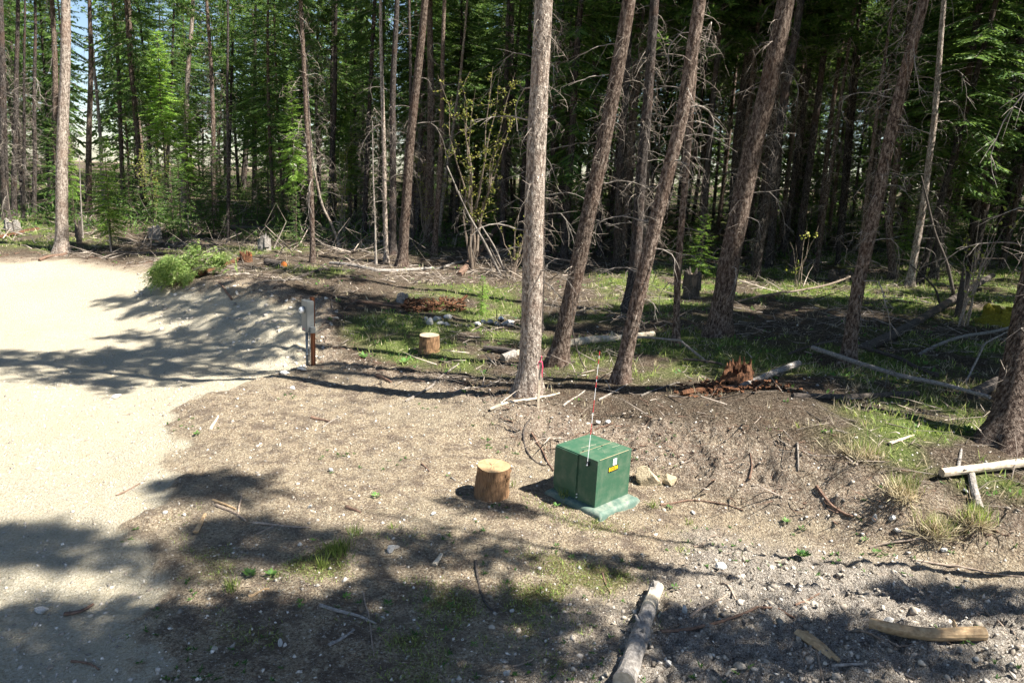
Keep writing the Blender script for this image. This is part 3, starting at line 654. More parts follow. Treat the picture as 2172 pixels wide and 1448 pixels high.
# trees right of and in front of the frame's right edge: their crowns throw the shade on the clearing
def offframe(x, y, hmax):
    z0 = float(base_h(x, y)[0])
    for h in np.linspace(0, hmax, 9):
        v = np.array([x, y, z0 + h]) - CP; dz = v @ FW
        if dz < .3: continue
        px = 1086 + FPX * (v @ CR) / dz; py = 724 - FPX * (v @ CU) / dz
        if -60 < px < 2172 + 90 * 12 / dz and -200 < py < 1500: return False
    return True
SH = [(150,1120,.42,.34),(20,1150,.4,.3),(60,1290,.42,.3),(330,1300,.42,.34),(500,1035,.34,.24),(420,1180,.34,.3),(620,1150,.40,.3),(840,1190,.42,.32),(1010,1180,.36,.3),(1130,1095,.2,.16),(1380,1215,.3,.22),(1180,1300,.3,.2),
      (520,1420,.6,.5),(800,1400,.65,.5),(1060,1400,.6,.45),(1580,1420,.4,.25),(1000,1290,.3,.3),(200,1440,.5,.4),(1680,1385,.42,.3),(1930,1420,.35,.25),(2120,1330,.3,.25),(1900,930,.8,.6),(2050,870,.8,.6),(1800,700,.9,.7),(2120,700,.9,.7),(1650,690,.8,.6)]
tz = SD[1] / SD[0]; rows = []
for e in SH:
    p = flat(e[0], e[1], .3); c_ = p[1] - tz * p[0]
    for r_ in rows:
        if abs(r_[0] - c_) < .62 and abs(p[0] - r_[1][0][0]) < 9.5: r_[1].append((p[0], p[1], e[2], e[3])); break
    else: rows.append([c_, [(p[0], p[1], e[2], e[3])]])
for i, (c_, cl_) in enumerate(rows):
    xm = max(q[0] for q in cl_); hc = 8.5
    while hc < 26 and not offframe(xm + SD[0] / SD[2] * hc, c_ + tz * (xm + SD[0] / SD[2] * hc), hc + 6): hc += .5
    bx = xm + SD[0] / SD[2] * hc; by = c_ + tz * bx
    T = max((bx - q[0]) / (SD[0] / SD[2]) for q in cl_) + 1.2
    root = obj('pine_tree', None, loc=(bx, by, H(bx, by)), label='tall pine standing just outside the right edge of the picture', cat='conifer', group='pines outside the right edge')
    me, Q, t = trunk_mesh([(0, 0, 0), (0, 0, T)], .055, T, i, k=8, step=.6); obj('trunk', me, root)
    for j, (qx, qy, w, hz) in enumerate(cl_):
        hh_ = (bx - qx) / (SD[0] / SD[2]); k = (i + j) % 3; hl = [9, 7.5, 10][k] * hz
        for q_ in range(2 if w >= .5 or j % 3 == 0 else 1): obj('crown', CR_PIN[(k + q_) % 3], root, (-.3 * q_, qy + SD[1] / SD[2] * hh_ - by, hh_ - hl * .5), (0, 0, j * 1.3 + q_ * 2), (w * 1.12, w * 1.12, hz * 1.05))
    TXY.append((bx, by))
for i in range(48):
    for _ in range(40):
        y = 15.5 + 46 * rs.rand(); x = 6 + y * .76 + 16 * rs.rand() + max(0, 22 - y) * 1.2
        if i < 9: y = 14.2 + 5.5 * rs.rand(); x = y * .76 + 2.2 + 9 * rs.rand()
        elif 19.5 < y < 26.5: continue
        if free(x, y, 1.8): break
    back_tree(x, y, rs, i % 2, 'tall conifer beyond the right edge of the picture', 'conifers beyond the right edge'); TXY.append((x, y))

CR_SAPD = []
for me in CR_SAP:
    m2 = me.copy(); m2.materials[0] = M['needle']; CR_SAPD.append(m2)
# young spruces filling the forest behind
nu = 0
for tries in range(4000):
    if nu >= 130: break
    y = 36 + 44 * rs.rand(); x = (rs.rand() * 2 - 1) * (y * .78 + 3)
    if x > 4 and rs.rand() < .55: continue
    if -.60 < x / y < -.55 or not free(x, y, 1.0): continue
    ht = 1.6 + 4.5 * rs.rand() ** 1.5; wd = ht * (.2 + .12 * rs.rand())
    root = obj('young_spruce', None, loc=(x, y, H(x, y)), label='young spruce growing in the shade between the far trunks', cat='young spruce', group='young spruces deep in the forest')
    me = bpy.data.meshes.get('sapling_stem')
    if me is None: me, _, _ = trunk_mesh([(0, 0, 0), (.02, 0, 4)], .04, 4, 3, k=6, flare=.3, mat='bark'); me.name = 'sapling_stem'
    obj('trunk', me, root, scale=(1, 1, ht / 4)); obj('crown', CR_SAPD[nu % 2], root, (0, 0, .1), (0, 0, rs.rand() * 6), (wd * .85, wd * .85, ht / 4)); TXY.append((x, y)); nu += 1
# far mass of forest that closes the view
fv, ff, fi, nf = [], [], [], 0
cv = []
for k, me in enumerate((crown('c', 13, 2.8, 46, 61, 'needle', dens=.36, tw=3.4), crown('c', 12, 2.6, 42, 62, 'needle', dens=.38, tw=3.2))):
    v = np.empty(len(me.vertices) * 3); me.vertices.foreach_get('co', v); f = np.empty(len(me.loops), int); me.loops.foreach_get('vertex_index', f)
    mi = np.empty(len(me.polygons), int); me.polygons.foreach_get('material_index', mi); cv.append((v.reshape(-1, 3), f.reshape(-1, 4), mi)); bpy.data.meshes.remove(me)
for i in range(470):
    y = 68 + 50 * rs.rand() ** .8; x = (rs.rand() * 2 - 1) * y * .95
    if -.60 < x / y < -.55: continue
    v, f, mi = cv[i % 2]; z = float(base_h(x, y)[0]); c, s_ = math.cos(i), math.sin(i); sc = 1.2 + .5 * rs.rand(); lowz = -1 + 6 * (i % 2) * rs.rand()
    v = np.stack([v[:, 0] * c - v[:, 1] * s_, v[:, 0] * s_ + v[:, 1] * c, v[:, 2] * 1.25], 1) * sc + [x, y, z + lowz]
    fv.append(v); ff.append(f + nf); fi.append(mi); nf += len(v)
obj('distant_forest', mesh('distant_forest', np.vstack(fv), np.vstack(ff), ['needle', 'deadt'], np.concatenate(fi)), kind='stuff', label='dense wall of conifers closing the view far behind the trunks', cat='forest')

# ------------------------------------------------------------------ spring shrubs and leaning dead saplings
def shrub(px, py, ptop, hw, label, seed, nst=7, leaves=420):
    rs = np.random.RandomState(seed); b = g(px, py); dep = (b - CP) @ FW; top = atY(px, ptop, b[1])[2] - b[2]; R = hw * dep / FPX
    root = obj('spring_shrub', None, loc=b, label=label, cat='shrub', group='shrubs in first leaf'); mb = MB(); LP, LD = [], []
    for i in range(nst):
        az = rs.rand() * 6.28; e = np.array([math.cos(az) * R * rs.rand() ** .5, math.sin(az) * R * .6 * rs.rand(), top * (.65 + .35 * rs.rand())]); P = [np.array([0, 0, -.05]) + rs.randn(3) * [.1, .1, 0]]
        for k in range(1, 8):
            t = k / 7; P.append(P[0] * (1 - t) + e * np.array([t ** 1.4, t ** 1.4, t]) + rs.randn(3) * .05 * top / 5)
        mb.tube(P, np.linspace(.008 + .005 * top, .004, 8), 5)
        for k in range(max(1, int(leaves / nst / 6))):
            j = rs.randint(3, 8); q = P[j] + (P[j - 1] - P[j]) * rs.rand(); d = rs.randn(3) * .5 + [0, 0, .25]; e2 = q + d * (.3 + .5 * rs.rand())
            mb.tube([q, (q + e2) / 2 + rs.randn(3) * .03, e2], [.006, .005, .003], 3)
            for _ in range(7): LP.append(q + (e2 - q) * rs.rand() + rs.randn(3) * .03); LD.append(rs.randn(3))
    mb.build('stems', ['stick'], root)
    V, F = diamonds(LP, LD, RN.rand(len(LP)) * .06 + .07, RN.rand(len(LP)) * .04 + .05); obj('leaves', mesh('leaves', V, F, ['willow']), root)
shrub(1000,575,70,95,'tall shrub with yellow green spring leaves left of the thickest pale trunk',3,9,1300)
shrub(330,470,300,60,'leafy yellow shrub over the tangled brush left of the bright spruce',4,9,900)
shrub(455,470,290,40,'small yellow leafed shrub right of the bright spruce',5,7,500)
shrub(720,500,300,40,'thin yellow leafed shrub behind the bent pale sapling',6,6,420)
shrub(2040,690,430,50,'bare dark shrub growing through the branching fallen tree',8,9,30)
shrub(900,520,300,60,'sparse shrub with first leaves behind the curving pine',9,7,500)
shrub(1090,590,440,60,'bare twiggy shrub at the left of the thickest pale trunk',10,10,120)
shrub(380,470,400,60,'tangle of bare brush behind the cut green bough',11,12,60)
shrub(1690,610,470,30,'spindly bare shrub on the sunny grass',12,5,20)

def pole(pts, w, label, mat='dead', name='leaning_dead_sapling', cat='dead sapling', nbr=7, taper=.35, raise_=0):
    b = g(*pts[0]); dep = (b - CP) @ FW; r0 = w / 2 * dep / FPX
    P = np.array([np.zeros(3)] + [atY(q[0], q[1], b[1] + .1 * i) - b for i, q in enumerate(pts[1:])])
    root = obj(name, None, loc=b, label=label, cat=cat); mb = MB(); P[0, 2] -= .1
    t = np.linspace(0, len(P) - 1, 5 * len(P)); Q = np.stack([np.interp(t, np.arange(len(P)), P[:, i]) for i in range(3)], 1)
    for _ in range(3): Q[1:-1] = (Q[:-2] + 2 * Q[1:-1] + Q[2:]) / 4
    mb.tube(Q, np.linspace(r0, r0 * taper, len(Q)), 7, jit=.1); mb.build('stem', [mat], root, True)
    for i in range(nbr):
        q = Q[int(len(Q) * (.2 + .75 * i / nbr))]; obj('branch', ARCS[(i * 3 + len(label)) % 7], root, q, (RN.randn() * .4, 0, RN.rand() * 6.28), .5 + .3 * RN.rand())
pole([(1064,582),(1030,518),(989,448),(948,352)], 7, 'pale dead sapling leaning left, the longer of two crossing ones')
pole([(1070,574),(1051,526),(1014,468),(973,406)], 5, 'pale dead sapling leaning left, the shorter of two crossing ones')
pole([(2028,640),(2010,560),(1983,497),(1966,423),(1954,373)], 8, 'dark bent dead sapling leaning left beside the bristling pine', 'log_dark')
pole([(2000,660),(1985,610),(1930,560)], 6, 'black forked branch sticking up in front of the bristling pine', 'log_dark', 'upright_branch', 'branch', 2)
pole([(1252,790),(1228,757),(1213,698),(1215,619)], 3, 'thin dead twig hanging beside the leaning brown pine', 'log_dark', 'hanging_twig', 'twig', 0)
pole([(176,505),(172,440),(168,330)], 4, 'slim grey dead pole right of the lone pale pine', 'dead', nbr=3)
pole([(236,535),(232,500),(225,440)], 4, 'slim dead stem beneath the low yellow green spruce', 'dead', nbr=4)
pole([(740,450),(738,380),(735,300)], 5, 'far thin dead stem in the middle of the forest', 'dead', nbr=3)
pole([(1110,560),(1170,610),(1215,650)][::-1], 3, 'bare curved switch between the two nearest pines', 'stick', nbr=2)

# ------------------------------------------------------------------ stumps
def stump(px, py, w, hpx, label, side='sap', top='cut', jag=0.0, name='tree_stump', flare=.12, seed=1, lean=0.0, chips=0):
    b = g(px, py); dep = (b - CP) @ FW; s = dep / FPX; r = w / 2 * s; h = hpx * s * 1.02; k = 30; rs = np.random.RandomState(seed)
    b = b + np.array([0, r * .7, 0]); b[2] = H(b[0], b[1])
    root = obj(name, None, loc=b, label=label, cat='stump'); th = np.arange(k) * 2 * math.pi / k; V = []
    ob = 1 + .05 * np.sin(th * 2 + seed) + .03 * np.sin(th * 3 + 1)
    lv = [-.15, 0, .12, .3, .5, .7, .85, 1.0]
    for i, z in enumerate(lv):
        rr = r * ob * (1 + flare * math.exp(-max(z, 0) * 4) + .022 * rs.randn(k) * (1 if i < 7 else .5)); zz = np.full(k, z * h)
        if z == 1.0 and jag: zz = h * (1 - jag * np.clip(vn(th * 2.2, th * 0 + seed, 1.0) + rs.rand(k) * .5 - .1, 0, 1.1))
        elif jag and z > .5: zz = zz - h * .3 * jag
        V.append(np.stack([np.cos(th) * rr + lean * z * h, np.sin(th) * rr, zz], 1))
    V = np.vstack(V); F = [(i * k + j, i * k + (j + 1) % k, (i + 1) * k + (j + 1) % k, (i + 1) * k + j) for i in range(len(lv) - 1) for j in range(k)]
    obj('bark' if side != 'sap' else 'wood_side', mesh('side', V, F, [side], None, False), root)
    rim = V[-k:]; V2 = [rim * [.985, .985, 1] + [0, 0, .002]]
    for q in (.66, .33):
        c = rim * [q, q, 1]; c[:, 2] = (h if not jag else h * (1 - jag) * .7 + (rim[:, 2] - h * (1 - jag)) * q * .5) + rs.randn(k) * .004; V2.append(c)
    V2 = np.vstack(V2 + [np.array([[lean * h, 0, V2[-1][:, 2].mean()]])]); F2 = [(i * k + j, i * k + (j + 1) % k, (i + 1) * k + (j + 1) % k, (i + 1) * k + j) for i in range(2) for j in range(k)] + [(2 * k + j, 2 * k + (j + 1) % k, 3 * k) for j in range(k)]
    obj('sawn_face' if not jag else 'broken_top', mesh('top', V2, F2, [top]), root)
    if jag:
        mb = MB()
        for i in range(6):
            a = rs.rand() * 6.28; q = np.array([math.cos(a) * r * .85, math.sin(a) * r * .85, h * .3]); mb.tube([q, q + [rs.randn() * .02, rs.randn() * .02, h * (.5 + .35 * rs.rand())], q + [rs.randn() * .05, 0, h * (.6 + .4 * rs.rand())]], [r * .4, r * .28, r * .05], 6, jit=.6)
        mb.build('splinters', [side], root)
    if chips:
        MB().tube([(-.05, .12, h + .002), (-.02, .05, h + .003), (.0, .0, h + .002)], [.003, .005, .002], 4, jit=.5).build('crack', ['brown'], root)
        mb = MB()
        for i in range(chips):
            a = -1.2 + rs.rand() * 1.3; q = np.array([math.cos(a) * r, math.sin(a) * r, h * (.15 + .75 * rs.rand())]); e = q + [math.cos(a) * .03, math.sin(a) * .03, .04]
            mb.tube([q - [0, 0, .12], q, e, e + [.015, 0, .08 * rs.rand()]], [.012, .022, .014, .002], 5, jit=.6)
        for i in range(26):
            a = -2.6 + rs.rand() * 2.2; q = np.array([math.cos(a) * r * 1.0, math.sin(a) * r * 1.0, h * .99]); mb.tube([q, q + [math.cos(a) * .012, math.sin(a) * .012, -.02 - .03 * rs.rand()]], [.006, .002], 3)
        mb.build('torn_splinters', ['sap', 'log_pale'], root, kind='stuff')
    return root
stump(1040,1058,74,66,'freshly cut round stump standing on the bare dirt left of the green box', chips=4, seed=4, flare=.06, lean=.06)
stump(908,748,44,36,'brown cut stump in the green weeds right of the meter post', top='cut_old', seed=5)
stump(851,642,22,18,'small splintered stump stub behind the brown cut stump', 'log_grey', 'cut_old', .55, seed=6)
stump(558,532,25,28,'grey weathered stump in the brush above the cut green bough', 'log_grey', 'cut_old', .12, seed=7)
stump(325,507,24,24,'grey stump in deep shade left of the cut green bough', 'log_grey', 'cut_old', .1, seed=8)
stump(22,492,28,24,'grey stump at the left edge behind the reddish log', 'log_grey', 'cut_old', .15, seed=9)
stump(166,516,11,42,'narrow charred snag just right of the lone pale pine', 'log_dark', 'cut_old', .2, 'broken_snag', seed=10)
stump(1468,632,34,52,'black old stump just left of the stoutest leaning pine', 'log_dark', 'cut_old', .1, seed=11)
stump(1788,600,42,20,'low broken dark stump in the sunny grass', 'log_dark', 'rot', .45, seed=12)
stump(2036,672,16,84,'tall grey snag amid the branching fallen tree', 'log_dark', 'cut_old', .2, 'broken_snag', seed=13)
b = g(1562, 815); root = obj('rotten_stump', None, loc=b, label='ragged red brown rotten stump on top of the dirt bank', cat='stump'); rs = np.random.RandomState(14); s_ = (b - CP) @ FW / FPX; R0 = 27 * s_; H0 = 66 * s_
th = np.arange(26) * 6.2832 / 26; lv = [-.2, 0, .15, .3, .45, .6]; env = .55 + .6 * vn(th * 1.1, th * 0 + 3, 1.0) * (1 + .5 * np.cos(th - .6)); V = []
for z in lv:
    rr = R0 * (1.35 - .75 * max(z, 0)) * (1 + (rs.rand(26) - .5) * .34); V.append(np.stack([np.cos(th) * rr, np.sin(th) * rr, H0 * z * env * (1 + rs.rand(26) * .3)], 1))
V.append(np.stack([np.cos(th) * R0 * .35, np.sin(th) * R0 * .35, np.full(26, H0 * .22)], 1)); V = np.vstack(V)
F = [(i * 26 + j, i * 26 + (j + 1) % 26, (i + 1) * 26 + (j + 1) % 26, (i + 1) * 26 + j) for i in range(6) for j in range(26)] + [tuple(range(156, 182))]
obj('rotten_core', mesh('rotten_core', V, F, ['rot']), root); mb = MB()
for i in range(34):
    a = rs.rand() * 6.28; rr = R0 * (.35 + .65 * rs.rand()); hh = H0 * (.5 + .6 * rs.rand() ** 1.5) * (1 if math.cos(a - .3) > 0 else .7); q = np.array([math.cos(a) * rr, math.sin(a) * rr, 0]); e = q * .9 + [rs.randn() * .02, rs.randn() * .02, hh]
    w = .035 + .04 * rs.rand(); mb.tube([q, q * .6 + e * .4 + rs.randn(3) * .012, e * .8 + q * .2, e], [w, w * .9, w * .5, .006], 5, jit=.7)
mb.build('shards', ['rot'], root, kind='stuff')
stump(521,560,22,18,'orange rotten stump end in the slash pile', 'rot', 'cut_red', .3, seed=15)
stump(1679,574,9,38,'thin upright broken stick stub at the end of the leaning branch', 'log_dark', 'cut_old', .2, 'broken_snag', seed=16)
b = stump(2135,690,62,30,'mossy yellow green mound of an old stump at the right edge', 'moss', 'moss', .25, seed=17, flare=.5)

# ------------------------------------------------------------------ logs and sticks, each lying on the ground
def lay(pts, w, label, mat, name='fallen_log', cat='log', up=0.0, end=1.0, ups=None, stubs=0, k=None, cut=None, wig=.0, flatn=1.0, jit=.12, twigs=0, group=None):
    G = [g(*p) for p in pts]; c = G[0].copy(); dep = (c - CP) @ FW; r = w / 2 * dep / FPX; k = k or (14 if w > 12 else 7)
    Ls = [0.] + list(np.cumsum([np.linalg.norm(G[i + 1] - G[i]) for i in range(len(G) - 1)])); n = max(5, int(Ls[-1] / (.09 if w < 12 else .12)));
    n = min(n, 60); t = np.linspace(0, Ls[-1], n); Q = np.stack([np.interp(t, Ls, [q[i] for q in G]) for i in range(3)], 1)
    for _ in range(2): Q[1:-1, :2] = (Q[:-2, :2] + 2 * Q[1:-1, :2] + Q[2:, :2]) / 4
    if wig: Q[:, 0] += (fbm(t, t * 0, .5, 3, w) - .5) * wig; Q[:, 1] += (fbm(t, t * 0 + 5, .5, 3, w) - .5) * wig
    hz = full_h(Q[:, 0], Q[:, 1]) + r * .55
    if len(t) > 3:                                    # a stiff log rides on the bumps
        A = np.polyfit(t, hz, 1 if w > 9 else 3); fit = np.polyval(A, t); fit += np.percentile(hz - fit, 70) if w > 9 else 0; Q[:, 2] = fit if w > 9 else np.maximum(fit, hz - r * .4)
    else: Q[:, 2] = hz
    if ups: Q[:, 2] += np.interp(t / Ls[-1], np.linspace(0, 1, len(ups)), ups)
    Q[:, 2] += up
    R = np.linspace(r, r * end, n) * (1 + (fbm(t, t * 0 + 3, .35, 3, 3) - .5) * .25)
    root = obj(name, None, loc=c, label=label, cat=cat, group=group); mb = MB(); mb.tube(Q - c, R, k, cap=True, jit=jit)
    if flatn != 1: mb.V[0][:, 2] = (mb.V[0][:, 2] - (Q - c)[:, 2].mean()) * flatn + (Q - c)[:, 2].mean()
    me = mesh('stem', mb.V[0], mb.F, [mat] + ([cut] if cut else []), [0] * (len(mb.F) - 2) + [1 if cut else 0] * 2, False)
    if not (stubs or twigs):
        bpy.data.objects.remove(root); root = obj(name, me, None, c, label=label, cat=cat, group=group)
    else:
        obj('stem', me, root)
        for i in range(stubs):
            j = RN.randint(1, n - 1); d = RN.randn(3); d[2] = abs(d[2]) + .3; d /= np.linalg.norm(d); l = r * 1.6 + .04; m2 = MB()
            m2.tube([Q[j] - c, Q[j] - c + d * l * .7, Q[j] - c + d * l + RN.randn(3) * .01], [r * .4, r * .3, r * .14], 6, jit=.2); m2.build('knot', [mat], root)
        for i in range(twigs):
            j = RN.randint(1, n); obj('branch', ARCS[RN.randint(7)], root, Q[j] - c, (RN.randn() * .7, -.3 * RN.rand(), RN.rand() * 6.28), .35 + .35 * RN.rand())
    return root
lay([(1390,1262),(1362,1340),(1322,1470)], 27, 'grey barked log with bare pale top end in the lower foreground', 'log_grey', end=1.45, stubs=6, cut='log_pale')
lay([(1393,1258),(1374,1302)], 27, 'bare pale broken end of the foreground log', 'log_pale', 'log_end', 'log end', up=.006, end=1.04)
lay([(1838,1352),(1950,1356),(2085,1350)], 24, 'short tan barkless log at the lower right', 'log_tan', up=.035, end=1.15, stubs=2, cut='cut_old')
lay([(1995,1014),(2080,1004),(2230,984)], 19, 'pale thick branch entering from the right edge, left end sawn', 'log_pale', stubs=2, cut='cut_old', up=.05)
lay([(2058,1008),(2066,1045),(2078,1088)], 15, 'short grey log poking out from under the pale thick branch', 'log_grey')
lay([(1823,746),(1887,722),(1991,668),(2040,642),(2100,612)], 21, 'long dark fallen trunk sloping up to the branching snag', 'log_dark', ups=[0,.05,.15,.3,.5], twigs=9, end=.8, cut='log_pale')
lay([(1719,766),(1904,815),(2000,838),(2096,862)], 10, 'long straight pale pole lying below the slim leaning pine', 'log_grey', ups=[.28,.2,.15,.1], end=.7, twigs=4)
lay([(1817,746),(1900,768),(1987,800)], 8, 'dark thin pole running down right from the slim leaning pine', 'log_dark', ups=[.1,.1,0])
lay([(1680,846),(1800,846),(1945,838)], 13, 'dark half buried log in the shaded grass', 'log_dark')
lay([(1572,824),(1630,806),(1692,786)], 14, 'grey log resting against the red rotten stump', 'log_grey', ups=[0,.05,.15])
lay([(1445,842),(1500,828),(1545,810)], 12, 'red brown rotten root running left from the jagged red stump', 'rot', jit=.4)
lay([(1564,641),(1680,626),(1800,606)], 5, 'thin straight pole on the grass behind the stout leaning pine', 'stick', ups=[.0,.15,.3])
lay([(1555,559),(1610,556),(1684,534)], 7, 'dark bent branch propped on the upright stick stub', 'log_dark', ups=[.2,.3,.75], twigs=3)
lay([(1192,738),(1256,726),(1324,722),(1385,712)], 19, 'pale barkless log behind the leaning brown pine', 'log_pale', stubs=3, end=.8)
lay([(1028,738),(1060,742),(1100,750)], 14, 'dark log end left of the thickest pale trunk', 'log_dark', cut='log_pale')
lay([(1066,762),(1092,752)], 18, 'short sawn piece of log touching the thickest pale trunk', 'log_grey', 'log_piece', 'log', cut='cut_old')
lay([(974,586),(1010,556),(1058,512)], 13, 'red brown broken trunk leaning up to the right behind the seedling', 'brown', ups=[0,.4,.9], jit=.3)
lay([(425,590),(466,573),(510,557)], 11, 'red brown rotten log beside the cut green bough', 'rot', jit=.4)
lay([(566,562),(602,567)], 17, 'short log with a bright orange sawn end', 'log_dark', 'cut_log', 'log', cut='cut_red')
lay([(427,485),(560,490),(708,494)], 8, 'long dark log lying level above the grey weathered stump', 'log_dark', up=.1)
lay([(456,587),(528,580)], 4, 'thin pale stick on the edge of the cut bank', 'dead', 'stick', 'stick')
lay([(610,594),(650,584),(698,573)], 7, 'dark thin log right of the orange ended log', 'log_dark')
lay([(160,462),(222,444)], 6, 'pale fallen pole on the sunny grass at the left', 'dead', ups=[0,.3])
lay([(-20,508),(40,498),(82,488)], 9, 'red brown log at the far left edge', 'rot')
lay([(84,554),(141,536)], 7, 'brown broken branch at the foot of the lone pale pine', 'brown', 'stick', 'stick')
lay([(240,537),(345,541)], 5, 'dark level branch on the brush left of the cut green bough', 'log_dark', up=.05)
lay([(1950,750),(2036,728),(2146,710)], 7, 'grey pole pointing at the huge right pine', 'log_grey', ups=[0,.15,.25])
lay([(2049,810),(2082,770),(2136,752)], 4, 'pale forked stick raised before the huge right pine', 'dead', 'stick', 'stick', ups=[0,.45,.6], twigs=2)
lay([(2060,846),(2125,812)], 26, 'thick dark rotten log left of the huge right pine', 'log_dark')
lay([(1872,630),(1980,641)], 4, 'pale stick lying on bright grass', 'dead', 'stick', 'stick')
lay([(1834,643),(1902,655)], 4, 'dark stick on the shade line right of the slim leaning pine', 'log_dark', 'stick', 'stick')
lay([(1672,760),(1771,742)], 5, 'dark pole reaching the slim leaning pine from the left', 'log_dark', 'stick', 'stick', ups=[.1,.2])
lay([(1448,773),(1530,783)], 5, 'dark straight stick left of the jagged red stump', 'log_dark', 'stick', 'stick', ups=[.1,.1])
lay([(900,575),(960,560),(1060,545)], 6, 'grey branch lying across behind the spruce seedling', 'log_grey', twigs=5)
lay([(700,560),(800,577),(900,572)], 7, 'weathered grey log between the twiggy spruce and the curving pine', 'log_grey', twigs=3)
lay([(560,600),(640,592)], 5, 'grey stick at the top of the cut bank', 'dead', 'stick', 'stick')
lay([(466,600),(480,622),(492,636)], 4, 'curved dark root hanging down the cut bank', 'brown', 'root', 'root')
lay([(745,640),(800,645),(850,652)], 6, 'reddish branch left of the splintered stub', 'brown', 'stick', 'stick')
lay([(1350,724),(1440,740),(1500,770)], 5, 'thin pale pole crossing behind the rough leaning pine', 'dead', 'stick', 'stick', ups=[.1,.2,0])
